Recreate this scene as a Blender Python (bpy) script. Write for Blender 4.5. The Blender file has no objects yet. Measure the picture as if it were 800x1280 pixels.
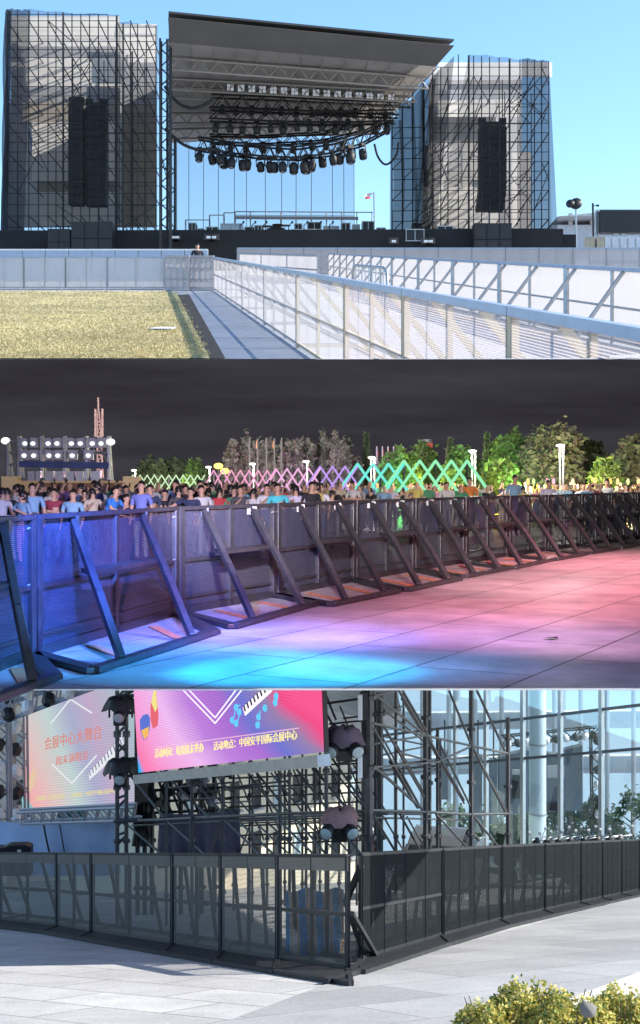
import bpy, bmesh, math, random
from mathutils import Vector, Matrix
random.seed(11)
RND = random.Random(5)
V = Vector
SC = bpy.context.scene
COL = SC.collection
UPZ = V((0, 0, 1))
# ---------------------------------------------------------------- the camera and the three grounds
# One level camera. The upper concert ground climbs away on a slope, the night plaza is a level deck
# under it, the lower forecourt falls away below the deck.
F, HR, ZC = 1600.0, 602.0, 2.38
EDGE = 14.7
A1, C1 = 0.18375, -1.2955
A3, B3, C3 = -0.2769, 0.017, -1.433


def P(px, py, d):
    return V(((px - 400) / F * d, d, ZC - (py - HR) / F * d))


def z1(y):
    return ZC + 0.095625 * y if y < EDGE else ZC + A1 * y + C1


def z3(x, y):
    return ZC + A3 * y + B3 * x + C3


def G1(px, py):
    return P(px, py, -C1 * F / (py - 308))


def G2(px, py):
    return P(px, py, F * ZC / (py - HR))


def G3(px, py):
    return P(px, py, -C3 * F / (py - (1045 - 0.017 * (px - 400))))


def on1(x, y):
    return V((x, y, z1(y)))


def on3(x, y):
    return V((x, y, z3(x, y)))


def X(px, d):
    return (px - 400) / F * d


def lerp(a, b, t):
    return a + (b - a) * t


ORD = ['first', 'second', 'third', 'fourth', 'fifth', 'sixth', 'seventh', 'eighth', 'ninth', 'tenth', 'eleventh',
       'twelfth', 'thirteenth', 'fourteenth', 'fifteenth', 'sixteenth', 'seventeenth', 'eighteenth', 'nineteenth',
       'twentieth', 'twenty-first', 'twenty-second', 'twenty-third', 'twenty-fourth']

# ---------------------------------------------------------------- materials


def mat(name, col, rough=0.6, metal=0.0, var=0.12, vscale=3.0, bump=0.0, bscale=40.0, alpha=None, trans=0.0,
        emit=None, estr=0.0, spec=0.5, fine=0.0, fscale=60.0):
    m = bpy.data.materials.new(name)
    m.use_nodes = True
    nt = m.node_tree
    nt.nodes.clear()
    N = nt.nodes.new
    L = nt.links.new
    out = N('ShaderNodeOutputMaterial')
    b = N('ShaderNodeBsdfPrincipled')
    b.inputs['Roughness'].default_value = rough
    b.inputs['Metallic'].default_value = metal
    b.inputs['Specular IOR Level'].default_value = spec
    tc = N('ShaderNodeTexCoord')
    c = (col[0], col[1], col[2], 1)
    b.inputs['Base Color'].default_value = c
    src = None
    if var > 0:
        n = N('ShaderNodeTexNoise')
        n.inputs['Scale'].default_value = vscale
        n.inputs['Detail'].default_value = 5
        n.inputs['Roughness'].default_value = 0.65
        L(tc.outputs['Object'], n.inputs['Vector'])
        r = N('ShaderNodeMapRange')
        r.inputs['From Min'].default_value = 0.3
        r.inputs['From Max'].default_value = 0.7
        r.inputs['To Min'].default_value = 1 - var
        r.inputs['To Max'].default_value = 1 + var
        L(n.outputs['Fac'], r.inputs['Value'])
        vm = N('ShaderNodeVectorMath')
        vm.operation = 'SCALE'
        vm.inputs[0].default_value = col[:3]
        L(r.outputs['Result'], vm.inputs['Scale'])
        src = vm.outputs['Vector']
        if fine > 0:
            n2 = N('ShaderNodeTexNoise')
            n2.inputs['Scale'].default_value = fscale
            n2.inputs['Detail'].default_value = 3
            L(tc.outputs['Object'], n2.inputs['Vector'])
            r2 = N('ShaderNodeMapRange')
            r2.inputs['From Min'].default_value = 0.3
            r2.inputs['From Max'].default_value = 0.7
            r2.inputs['To Min'].default_value = 1 - fine
            r2.inputs['To Max'].default_value = 1 + fine
            L(n2.outputs['Fac'], r2.inputs['Value'])
            v2 = N('ShaderNodeVectorMath')
            v2.operation = 'SCALE'
            L(src, v2.inputs[0])
            L(r2.outputs['Result'], v2.inputs['Scale'])
            src = v2.outputs['Vector']
        L(src, b.inputs['Base Color'])
    if bump > 0:
        n = N('ShaderNodeTexNoise')
        n.inputs['Scale'].default_value = bscale
        n.inputs['Detail'].default_value = 4
        L(tc.outputs['Object'], n.inputs['Vector'])
        bp = N('ShaderNodeBump')
        bp.inputs['Strength'].default_value = bump
        bp.inputs['Distance'].default_value = 0.02
        L(n.outputs['Fac'], bp.inputs['Height'])
        L(bp.outputs['Normal'], b.inputs['Normal'])
    if emit:
        b.inputs['Emission Color'].default_value = (*emit, 1)
        b.inputs['Emission Strength'].default_value = estr
    sh = b.outputs['BSDF']
    if trans > 0:
        t = N('ShaderNodeBsdfTranslucent')
        t.inputs['Color'].default_value = c
        mx = N('ShaderNodeMixShader')
        mx.inputs['Fac'].default_value = trans
        L(sh, mx.inputs[1])
        L(t.outputs['BSDF'], mx.inputs[2])
        sh = mx.outputs['Shader']
    if alpha is not None:
        t = N('ShaderNodeBsdfTransparent')
        mx = N('ShaderNodeMixShader')
        mx.inputs['Fac'].default_value = alpha
        L(t.outputs['BSDF'], mx.inputs[1])
        L(sh, mx.inputs[2])
        sh = mx.outputs['Shader']
    L(sh, out.inputs['Surface'])
    return m


def perf(name, col, pitch, solid, rough=0.5, trans=0.0, metal=0.0, var=0.1):
    """perforated sheet: round holes on a staggered grid, uv in metres; solid = share of sheet left"""
    m = mat(name, col, rough, metal, var, 1.5, alpha=0.5, trans=trans, spec=0.05)
    nt = m.node_tree
    N = nt.nodes.new
    L = nt.links.new
    mx = [n for n in nt.nodes if n.type == 'MIX_SHADER'][-1]
    uv = N('ShaderNodeUVMap')
    mp = N('ShaderNodeVectorMath')
    mp.operation = 'SCALE'
    mp.inputs['Scale'].default_value = 2 * math.pi / pitch
    L(uv.outputs['UV'], mp.inputs[0])
    s = N('ShaderNodeSeparateXYZ')
    L(mp.outputs['Vector'], s.inputs[0])
    sx = N('ShaderNodeMath')
    sx.operation = 'SINE'
    L(s.outputs['X'], sx.inputs[0])
    sy = N('ShaderNodeMath')
    sy.operation = 'SINE'
    L(s.outputs['Y'], sy.inputs[0])
    mu = N('ShaderNodeMath')
    mu.operation = 'MULTIPLY'
    L(sx.outputs[0], mu.inputs[0])
    L(sy.outputs[0], mu.inputs[1])
    ab = N('ShaderNodeMath')
    ab.operation = 'ABSOLUTE'
    L(mu.outputs[0], ab.inputs[0])
    # share of |sin*sin| below t: rough fit
    t = solid ** 1.25 * 0.72
    lt = N('ShaderNodeMath')
    lt.operation = 'LESS_THAN'
    L(ab.outputs[0], lt.inputs[0])
    lt.inputs[1].default_value = t
    L(lt.outputs[0], mx.inputs['Fac'])
    return m


# ---------------------------------------------------------------- mesh builder
ORG = {}


class MB:
    def __init__(s):
        s.v, s.f, s.m, s.uv = [], [], [], []
        s.cur = 0

    def add(s, pts, faces, uvs=None):
        b = len(s.v)
        s.v += [V(p) for p in pts]
        for i, fc in enumerate(faces):
            s.f.append([b + k for k in fc])
            s.m.append(s.cur)
            s.uv.append(uvs[i] if uvs else None)
        return s

    def box(s, c, size, R=None):
        c = V(c)
        hx, hy, hz = size[0] / 2, size[1] / 2, size[2] / 2
        pts = []
        for x, y, z in ((-1, -1, -1), (1, -1, -1), (1, 1, -1), (-1, 1, -1), (-1, -1, 1), (1, -1, 1), (1, 1, 1), (-1, 1, 1)):
            p = V((x * hx, y * hy, z * hz))
            if R is not None:
                p = R @ p
            pts.append(c + p)
        return s.add(pts, [(0, 3, 2, 1), (4, 5, 6, 7), (0, 1, 5, 4), (1, 2, 6, 5), (2, 3, 7, 6), (3, 0, 4, 7)])

    def beam(s, p, q, w, h=None, up=None):
        p, q = V(p), V(q)
        h = w if h is None else h
        d = (q - p)
        if d.length < 1e-6:
            return s
        d.normalize()
        u = V(up) if up is not None else (UPZ if abs(d.z) < 0.9 else V((0, 1, 0)))
        a = d.cross(u)
        a.normalize()
        b = a.cross(d)
        pts = []
        for e in (p, q):
            for i, j in ((-1, -1), (1, -1), (1, 1), (-1, 1)):
                pts.append(e + a * (i * w / 2) + b * (j * h / 2))
        return s.add(pts, [(0, 1, 2, 3), (7, 6, 5, 4), (0, 4, 5, 1), (1, 5, 6, 2), (2, 6, 7, 3), (3, 7, 4, 0)])

    def tube(s, p, q, r, n=6, r2=None):
        return s.path([p, q], r, n, r2)

    def path(s, pts, r, n=6, r2=None):
        pts = [V(p) for p in pts]
        k = len(pts)
        rings = []
        a = None
        for i, p in enumerate(pts):
            d = (pts[min(i + 1, k - 1)] - pts[max(i - 1, 0)])
            if d.length < 1e-9:
                d = V((0, 0, 1))
            d.normalize()
            if a is None:
                u = UPZ if abs(d.z) < 0.9 else V((0, 1, 0))
                a = d.cross(u)
            else:
                a = a - d * a.dot(d)
            a.normalize()
            b = a.cross(d)
            rr = r if r2 is None else r + (r2 - r) * i / (k - 1)
            rings.append([p + (a * math.cos(2 * math.pi * j / n) + b * math.sin(2 * math.pi * j / n)) * rr for j in range(n)])
        vv = [x for g in rings for x in g]
        fs = []
        for i in range(k - 1):
            for j in range(n):
                j2 = (j + 1) % n
                fs.append((i * n + j, i * n + j2, (i + 1) * n + j2, (i + 1) * n + j))
        fs.append(tuple(range(n))[::-1])
        fs.append(tuple((k - 1) * n + j for j in range(n)))
        return s.add(vv, fs)

    def quad(s, a, b, c, d, nu=1, nv=1):
        """a,b bottom; c,d top (a-b-c-d round); uv in metres; optionally split into a grid"""
        a, b, c, d = V(a), V(b), V(c), V(d)
        w, h = (b - a).length, (d - a).length
        for i in range(nu):
            for j in range(nv):
                u0, u1, v0, v1 = i / nu, (i + 1) / nu, j / nv, (j + 1) / nv

                def q(u, v):
                    return lerp(lerp(a, b, u), lerp(d, c, u), v)
                s.add([q(u0, v0), q(u1, v0), q(u1, v1), q(u0, v1)], [(0, 1, 2, 3)],
                      [[(u0 * w, v0 * h), (u1 * w, v0 * h), (u1 * w, v1 * h), (u0 * w, v1 * h)]])
        return s

    def slab(s, pts, off):
        """polygon pushed along off into a solid"""
        pts = [V(p) for p in pts]
        off = V(off)
        n = len(pts)
        vv = pts + [p + off for p in pts]
        fs = [tuple(range(n))[::-1], tuple(n + i for i in range(n))]
        for i in range(n):
            j = (i + 1) % n
            fs.append((i, j, n + j, n + i))
        return s.add(vv, fs)

    def ell(s, c, r, seg=12, rings=8, R=None, cut=None):
        c = V(c)
        pts = []
        for i in range(rings + 1):
            th = math.pi * i / rings
            if cut is not None:
                th = cut * i / rings
            for j in range(seg):
                ph = 2 * math.pi * j / seg
                p = V((r[0] * math.sin(th) * math.cos(ph), r[1] * math.sin(th) * math.sin(ph), r[2] * math.cos(th)))
                if R is not None:
                    p = R @ p
                pts.append(c + p)
        fs = []
        for i in range(rings):
            for j in range(seg):
                j2 = (j + 1) % seg
                fs.append((i * seg + j, (i + 1) * seg + j, (i + 1) * seg + j2, i * seg + j2))
        return s.add(pts, fs)

    def lathe(s, c, prof, n=12, axis=None):
        c = V(c)
        R = Matrix.Identity(3) if axis is None else UPZ.rotation_difference(V(axis)).to_matrix()
        pts = []
        for r, z in prof:
            for j in range(n):
                a = 2 * math.pi * j / n
                pts.append(c + R @ V((r * math.cos(a), r * math.sin(a), z)))
        fs = []
        for i in range(len(prof) - 1):
            for j in range(n):
                j2 = (j + 1) % n
                fs.append((i * n + j, i * n + j2, (i + 1) * n + j2, (i + 1) * n + j))
        fs.append(tuple(range(n))[::-1])
        fs.append(tuple((len(prof) - 1) * n + j for j in range(n)))
        return s.add(pts, fs)

    def build(s, name, mats, parent=None, smooth=False, clip=None, bevel=0.0):
        if not isinstance(mats, (list, tuple)):
            mats = [mats]
        if parent is not None:
            o0 = ORG[parent.name]
        else:
            lo = V([min(p[i] for p in s.v) for i in range(3)])
            hi = V([max(p[i] for p in s.v) for i in range(3)])
            o0 = V(((lo.x + hi.x) / 2, (lo.y + hi.y) / 2, lo.z))
        me = bpy.data.meshes.new(name)
        bm = bmesh.new()
        vs = [bm.verts.new(p - o0) for p in s.v]
        uvl = bm.loops.layers.uv.new('UVMap')
        for fc, mi, uv in zip(s.f, s.m, s.uv):
            idx = []
            for i in fc:
                if i not in idx:
                    idx.append(i)
            try:
                f = bm.faces.new([vs[i] for i in idx])
            except ValueError:
                continue
            f.material_index = mi
            f.smooth = smooth
            if uv:
                for lp, t in zip(f.loops, uv):
                    lp[uvl].uv = t
        if clip:
            co, no = clip
            bmesh.ops.bisect_plane(bm, geom=bm.verts[:] + bm.edges[:] + bm.faces[:], plane_co=V(co) - o0, plane_no=V(no), clear_inner=True)
        if smooth:
            bmesh.ops.remove_doubles(bm, verts=bm.verts[:], dist=1e-5)
        if bevel > 0:
            bmesh.ops.remove_doubles(bm, verts=bm.verts[:], dist=1e-5)
            bmesh.ops.bevel(bm, geom=[e for e in bm.edges if e.is_manifold and e.calc_face_angle(0) > 0.5], offset=bevel, segments=2, affect='EDGES', profile=0.6)
        if len(bm.faces) == 0:
            bm.free()
            return None
        bm.to_mesh(me)
        bm.free()
        for m in mats:
            me.materials.append(m)
        o = bpy.data.objects.new(name, me)
        COL.objects.link(o)
        if parent is not None:
            o.parent = parent
            ORG[o.name] = o0
        else:
            o.location = o0
            ORG[o.name] = o0
        return o


def tag(o, label=None, cat=None, group=None, kind=None):
    if label:
        o['label'] = label
    if cat:
        o['category'] = cat
    if group:
        o['group'] = group
    if kind:
        o['kind'] = kind
    return o


def thing(name, label, cat, loc=(0, 0, 0), group=None):
    o = bpy.data.objects.new(name, None)
    o.empty_display_size = 0.2
    COL.objects.link(o)
    o.location = V(loc)
    ORG[o.name] = V(loc)
    return tag(o, label, cat, group)


def copy_tree(o, parent=None):
    c = o.copy()
    COL.objects.link(c)
    if parent is not None:
        c.parent = parent
    for ch in list(o.children):
        copy_tree(ch, c)
    return c


def text_mesh(txt, size, depth=0.004):
    cu = bpy.data.curves.new('lettering', 'FONT')
    cu.body = txt
    cu.size = size
    cu.extrude = depth
    cu.align_x = 'LEFT'
    o = bpy.data.objects.new('lettering', cu)
    COL.objects.link(o)
    dg = bpy.context.evaluated_depsgraph_get()
    dg.update()
    me = bpy.data.meshes.new_from_object(o.evaluated_get(dg))
    bpy.data.objects.remove(o)
    return me


def lettering(name, txt, m, parent, org, ux, uy, width, height, bold=0.0):
    """text mapped into the frame org + ux*u + uy*v, scaled to width x height"""
    me = text_mesh(txt, 1.0)
    xs = [v.co.x for v in me.vertices]
    ys = [v.co.y for v in me.vertices]
    x0, x1, y0, y1 = min(xs), max(xs), min(ys), max(ys)
    n = ux.cross(uy).normalized()
    o0 = ORG[parent.name]
    for v in me.vertices:
        u = (v.co.x - x0) / (x1 - x0) * width
        w = (v.co.y - y0) / (y1 - y0) * height
        v.co = org + ux * u + uy * w + n * (v.co.z) - o0
    me.name = name
    me.materials.clear()
    me.materials.append(m)
    o = bpy.data.objects.new(name, me)
    COL.objects.link(o)
    o.parent = parent
    return o


# ---------------------------------------------------------------- plants


def leafy(mb, c, r, n, ls, rnd, nclump=None, fill=0.6):
    """leaf-sized faces in clumps through an ellipsoid"""
    k = nclump or max(8, n // 60)
    cl = []
    for _ in range(k):
        while True:
            p = V((rnd.uniform(-1, 1), rnd.uniform(-1, 1), rnd.uniform(-1, 1)))
            if 0.15 < p.length < 1:
                break
        p = p * (p.length ** (-0.35))
        if p.length > 1.05:
            p *= 1.05 / p.length
        cl.append((V((p.x * r[0], p.y * r[1], p.z * r[2])), rnd.uniform(0.16, 0.36)))
    for i in range(n):
        q, cr = cl[rnd.randrange(k)]
        e = V((rnd.gauss(0, 1), rnd.gauss(0, 1), rnd.gauss(0, 1)))
        e = e * (cr * 0.55)
        p = V(c) + q + V((e.x * r[0], e.y * r[1], e.z * r[2]))
        leaf(mb, p, ls * rnd.uniform(0.6, 1.4), rnd)


def leaf(mb, p, s, rnd, slim=0.55):
    d = V((rnd.gauss(0, 1), rnd.gauss(0, 1), rnd.gauss(0, 0.8)))
    d.normalize()
    a = d.cross(V((rnd.gauss(0, 1), rnd.gauss(0, 1), rnd.gauss(0, 1))))
    if a.length < 1e-4:
        return
    a.normalize()
    mb.add([p - d * s, p - a * (s * slim), p + d * s, p + a * (s * slim)], [(0, 1, 2, 3)])


def tree(name, label, base, h, r, mleaf, mbark, rnd, n=2500, ls=0.22, crown0=0.3, shape='round', group=None, trunk_r=None):
    base = V(base)
    t = thing(name, label, 'tree', base, group)
    tr = trunk_r or h * 0.022
    mb = MB()
    top = base + V((rnd.uniform(-.1, .1) * r, rnd.uniform(-.1, .1) * r, h * 0.8))
    mid = lerp(base, top, 0.5) + V((rnd.uniform(-.08, .08) * r, 0, 0))
    mb.path([base - V((0, 0, .1)), base + V((0, 0, h * .1)), mid, top], tr, 8, tr * 0.3)
    for i in range(9):
        f = rnd.uniform(crown0 * 0.8, 0.75)
        p = lerp(base, top, f / 0.8 if f < 0.8 else 1)
        a = rnd.uniform(0, 6.28)
        q = p + V((math.cos(a) * r * .75, math.sin(a) * r * .75, h * rnd.uniform(.05, .2)))
        mb.path([p, lerp(p, q, .5) + V((0, 0, .03 * h)), q], tr * .45, 6, tr * .12)
    mb.build('trunk', mbark, t, smooth=True)
    cm = MB()
    if shape == 'round':
        leafy(cm, base + V((0, 0, h * (crown0 + 1) / 2)), (r, r, h * (1 - crown0) / 2), n, ls, rnd)
    elif shape == 'cone':
        for i in range(n):
            f = rnd.random() ** 0.8
            zz = crown0 + (1 - crown0) * (1 - f)
            tier = 0.75 + 0.25 * math.sin(zz * 60)
            rr = r * f ** 0.9 * tier * rnd.random() ** 0.4
            a = rnd.uniform(0, 6.28)
            leaf(cm, base + V((math.cos(a) * rr, math.sin(a) * rr, zz * h - rr * .25)), ls * rnd.uniform(.6, 1.3), rnd, 0.3)
    else:
        for k in range(7):
            a = rnd.uniform(0, 6.28)
            hh = rnd.uniform(.75, 1) if k else 1
            cx, cy = math.cos(a) * r * .55, math.sin(a) * r * .55
            leafy(cm, base + V((cx, cy, h * hh * (crown0 + 1) / 2)), (r * .42, r * .42, h * hh * (1 - crown0) / 2), n // 7, ls, rnd, 14)
    cm.build('crown', mleaf, t)
    return t
# ---------------------------------------------------------------- camera, world, sun
cam = bpy.data.cameras.new('camera')
cam.sensor_fit = 'HORIZONTAL'
cam.sensor_width = 36.0
cam.lens = F / 800 * 36.0
cam.shift_y = -(640 - HR) / 800
cam.clip_start = 0.1
cam.clip_end = 2000
camo = bpy.data.objects.new('camera', cam)
COL.objects.link(camo)
camo.location = (0, 0, ZC)
camo.rotation_euler = (math.radians(90), 0, 0)
SC.camera = camo

SUN_AZ, SUN_EL = math.radians(90), math.radians(35)   # azimuth from +Y towards +X
w = bpy.data.worlds.new('World')
SC.world = w
w.use_nodes = True
nt = w.node_tree
sky = nt.nodes.new('ShaderNodeTexSky')
sky.sky_type = 'NISHITA'
sky.sun_disc = False
sky.sun_elevation = SUN_EL
sky.sun_rotation = SUN_AZ
sky.air_density = 1.0
sky.dust_density = 0.3
sky.ozone_density = 2.5
bg = nt.nodes['Background']
hs = nt.nodes.new('ShaderNodeHueSaturation')
hs.inputs['Saturation'].default_value = 1.12
hs.inputs['Hue'].default_value = .496
hs.inputs['Value'].default_value = 1.08
nt.links.new(sky.outputs['Color'], hs.inputs['Color'])
nt.links.new(hs.outputs['Color'], bg.inputs['Color'])
bg.inputs['Strength'].default_value = 0.125
sl = bpy.data.lights.new('sun', 'SUN')
sl.energy = 3.7
sl.angle = math.radians(0.5)
sl.color = (1.0, 0.93, 0.82)
so = bpy.data.objects.new('sun', sl)
COL.objects.link(so)
sd = V((math.sin(SUN_AZ) * math.cos(SUN_EL), math.cos(SUN_AZ) * math.cos(SUN_EL), math.sin(SUN_EL)))
so.rotation_euler = sd.to_track_quat('Z', 'Y').to_euler()
so.location = sd * 60
vs = SC.view_settings
vs.view_transform = 'Standard'
vs.look = 'None'
vs.gamma = 1.0
vs.exposure = 1.25
vs.use_curve_mapping = False
cy = SC.cycles
cy.max_bounces = 10
cy.diffuse_bounces = 4
cy.glossy_bounces = 4
cy.transmission_bounces = 6
cy.transparent_max_bounces = 40
cy.use_denoising = True
cy.sample_clamp_indirect = 6.0
cy.caustics_reflective = False
cy.caustics_refractive = False

# ---------------------------------------------------------------- shared materials
M = {}
M['steel'] = mat('galvanised steel', (.36, .38, .40), .42, .6, .15, 8)
M['blackpaint'] = mat('black paint', (.014, .014, .017), .5, 0, .25, 4)
M['blacktube'] = mat('dark scaffold tube', (.03, .032, .036), .5, .3, .3, 6)
M['darkrig'] = mat('dark rigging', (.010, .010, .012), .55, 0, .2, 4)
M['white'] = mat('white plastic', (.78, .78, .78), .5)
M['concrete'] = mat('pale concrete', (.42, .42, .43), .85, 0, .15, .8, .3, 30, fine=.12)
M['glass_dark'] = mat('dark glass', (.02, .025, .03), .08, 0, 0)
M['rubber'] = mat('rubber', (.02, .02, .02), .8)
# ================================================================ upper place: the open-air stage by day
M['lawn'] = mat('dry lawn soil', (.37, .32, .165), .95, 0, .35, .5, .5, 60, fine=.3, fscale=25)
M['blade'] = mat('dry grass', (.48, .41, .22), .8, 0, .38, .55, trans=.25)
M['mulch'] = mat('dark mulch', (.05, .042, .034), .95, 0, .4, 14, .8, 60)
M['ground1'] = mat('grey paving', (.36, .36, .38), .9, 0, .12, .5, .2, 30)
M['path1'] = mat('paved path', (.26, .28, .33), .85, 0, .12, 1.5, .2, 40)
M['fabric'] = perf('white barrier mesh', (.52, .49, .49), .035, .62, .7, trans=.5, var=.07)
M['fabric_far'] = mat('white barrier fabric', (.54, .51, .51), .8, 0, .08, 1.2, alpha=.9, trans=.45)
M['fabric_thin'] = mat('thin white barrier mesh', (.64, .60, .57), .8, 0, .1, 1.5, alpha=.72, trans=.35)
M['railblue'] = mat('blue grey painted rail', (.31, .37, .48), .4, .1, .1, 6)
M['tan'] = mat('tan painted post', (.50, .42, .28), .6, 0, .12, 6)
M['greyframe'] = mat('grey frame', (.34, .34, .38), .5, .2, .1, 6)
M['scrim'] = mat('black tower scrim', (.035, .034, .036), .9, 0, .3, .6, alpha=.36, spec=0)
M['scrim_side'] = mat('blue black tower scrim', (.030, .034, .046), .9, 0, .3, .6, alpha=.60, spec=0)
M['backmesh'] = mat('stage back mesh', (.03, .04, .06), .9, 0, .2, .4, alpha=.33, spec=0)
M['cover_white'] = mat('white tower cover', (.88, .83, .78), .8, 0, .06, .5, trans=.5)
M['cover_pale'] = mat('pale grey tower cover', (.62, .59, .57), .8, 0, .12, .5, trans=.5)
M['cover_grey'] = mat('grey tower cover', (.36, .36, .38), .8, 0, .1, .5, trans=.4)
M['cover_tan'] = mat('tan tower cover', (.36, .32, .28), .8, 0, .1, .5, trans=.4)
M['roof_top'] = mat('dark roof fabric', (.12, .115, .11), .8, 0, .12, .3)
M['roof_under'] = mat('roof underside fabric', (.44, .40, .36), .9, 0, .25, .25, trans=.2)
M['rooftruss'] = mat('roof truss', (.33, .31, .29), .5, .3, .1)
M['skirt'] = mat('black stage skirt', (.013, .013, .015), .85, 0, .3, .6)
M['cabinet'] = mat('black speaker cabinet', (.016, .016, .019), .6, 0, .3, 3, .2, 80)

# --- ground
mb = MB()
rows = [4.5, 9, EDGE, 20, 26, 34, 44, 60, 80, 110, 150]
xl = lambda y: -(.25 * y + 1.0 + max(0, y - EDGE) * .35)
for a, b in zip(rows[:-1], rows[1:]):
    mb.quad(on1(xl(a), a), on1(-xl(a), a), on1(-xl(b), b), on1(xl(b), b))
tag(mb.build('concert_ground', M['ground1']), kind='structure')


def lift(p, dz=.006):
    return V((p[0], p[1], z1(p[1]) + dz))


def surf(name, pts, m, dz):
    me = MB()
    me.add([lift(p, dz) for p in pts], [tuple(range(len(pts)))])
    o = me.build(name, m)
    tag(o, kind='structure')
    return o


e = EDGE + .003
lawn_pts = [(xl(e) + .3, e), (X(262, e), e), tuple(G1(222, 369).xy), tuple(G1(214, 365).xy), tuple(G1(-60, 364).xy)]
surf('lawn', lawn_pts, M['lawn'], .012)
surf('mulch_strip', [(X(262, e), e), (X(282, e), e), tuple(G1(236, 368).xy), tuple(G1(222, 369).xy)], M['mulch'], .008)
surf('path', [(X(282, e), e), (X(396, e), e), tuple(G1(269, 364).xy), tuple(G1(236, 368).xy)], M['path1'], .004)
mj = MB()
for k in range(1, 7):
    yy = lerp(15.2, 36, (k / 7) ** 1.6)
    t = (yy - e) / (G1(236, 368).y - e)
    x0 = lerp(X(282, e), G1(236, 368).x, t)
    x1 = lerp(X(396, e), G1(269, 364).x, t)
    mj.add([lift((x0, yy), .007), lift((x1, yy), .007), lift((x1, yy + .05), .007), lift((x0, yy + .05), .007)], [(0, 1, 2, 3)])
tag(mj.build('path_joints', mat('path joint', (.2, .21, .25), .9)), kind='structure')
# grass blades
mb = MB()
r = random.Random(3)
ry = G1(222, 369).y
n = 0
while n < 26000:
    row = r.uniform(364, 449.5)
    px = r.uniform(-30, 262)
    g = G1(px, row)
    if g.y < e + .02 or g.y > 37:
        continue
    t = (g.y - e) / (ry - e)
    if g.x > lerp(X(262, e), G1(222, 369).x, t) + .05 * math.sin(g.y * 5) + r.gauss(0, .03):
        continue
    h = r.uniform(.012, .04)
    a = r.uniform(0, 6.28)
    wd = .006 + g.y * .0003
    dx, dy = math.cos(a) * wd, math.sin(a) * wd
    lx, ly = r.gauss(0, .03), r.gauss(0, .03)
    z = g.z + .01
    mb.add([(g.x - dx, g.y - dy, z), (g.x + dx, g.y + dy, z), (g.x + lx, g.y + ly, z + h)], [(0, 1, 2)])
    n += 1
tag(mb.build('grass', M['blade']), 'short dry yellow grass of the lawn in front of the stage', 'grass', kind='stuff')
o = MB()
gp = G1(203, 413)
o.slab([lift((gp.x - .19, gp.y - .1), .03), lift((gp.x + .16, gp.y - .16), .03), lift((gp.x + .2, gp.y + .12), .035), lift((gp.x - .1, gp.y + .2), .03)], (0, 0, .012))
tag(o.build('paper', M['white']), 'small white scrap of paper lying on the dry lawn', 'litter')


# --- barriers of the upper ground
def barrier(label, group, p, q, h, side, dep, fm, pm, name='crowd_barrier', top=None, nsub=2, mid=.5, bars=0, braces=2,
            clip=None, zf=on1, plate=None, postm=None, rail=.05, post=.05, topr=None, step=None, bfrac=(.25, .75), foot=None, kink=None, moff=.022):
    """p,q: ends of the face line on the ground; side: unit direction of the braces; dep: depth of the foot"""
    p, q, side = V(p), V(q), V(side)
    c = (p + q) / 2
    t = thing(name, label, 'barrier', zf(c.x, c.y), group)
    H = V((0, 0, h))
    u = (q - p)
    L = u.length
    u.normalize()
    g = .012 * L

    def at(s, z=0, off=0):
        b = lerp(p, q, s) + side * off
        b = zf(b.x, b.y)
        return V((b.x, b.y, b.z + z))
    fr = MB()
    eps = .012
    for s in (eps, 1 - eps):
        fr.beam(at(s, 0), at(s, h), post, post * .8, up=side)
    fr.beam(at(eps, .06), at(1 - eps, .06), rail, rail)
    if mid:
        fr.beam(at(eps, h * mid), at(1 - eps, h * mid), rail * .8, rail * .8)
    for k in range(1, nsub):
        fr.beam(at(k / nsub, 0), at(k / nsub, h), post * .8, post * .6, up=side)
    for k in range(bars):
        z = h * (k + 1) / (bars + 1)
        fr.beam(at(eps, z), at(1 - eps, z), rail * .5, rail * .5)
    fr.build('frame', fm, t, clip=clip)
    tr = topr or rail * 1.3
    b = MB()
    b.beam(at(0.003, h), at(.997, h), tr * 1.3, tr)
    b.build('top_rail', top or fm, t, clip=clip)
    m2 = MB()
    m2.quad(at(eps, .03, -moff), at(1 - eps, .03, -moff), at(1 - eps, h - .01, -moff), at(eps, h - .01, -moff), 2, 1)
    m2.build('mesh_panel', pm, t, clip=clip)
    for k in range(braces):
        s = bfrac[k] if k < len(bfrac) else (k + .5) / braces
        b = MB()
        if kink:
            b.beam(at(s, h * .97, .02), at(s, h * .35, dep * .62), post * .8, post)
            b.beam(at(s, h * .36, dep * .615), at(s, .03, dep), post * .8, post)
        else:
            b.beam(at(s, h * .97, .02), at(s, .03, dep), post * .7, post * .9)
        b.build('brace', postm or fm, t, clip=clip)
    if plate:
        b = MB()
        a0, a1, a2, a3 = at(eps, .012, -plate), at(1 - eps, .012, -plate), at(1 - eps, .012, -.03), at(eps, .012, -.03)
        b.slab([a0, a1, a2, a3], (0, 0, .03))
        b.build('foot_plate', fm, t, clip=clip)
    if dep > .15 and braces:
        b = MB()
        for s in (0.02, .98):
            b.beam(at(s, .03, .0), at(s, .03, dep), rail, rail)
        b.beam(at(0.02, .03, dep), at(.98, .03, dep), rail, rail)
        b.build('base_frame', fm, t, clip=clip)
    if step:
        b = MB()
        b.slab([at(bfrac[0], h * .47, .03), at(bfrac[1], h * .47, .03), at(bfrac[1], h * .47, dep * .5), at(bfrac[0], h * .47, dep * .5)], (0, 0, .03))
        b.build('step', fm, t, clip=clip)
    return t


def slope1(x, y):
    return V((x, y, ZC + A1 * y + C1))


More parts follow.
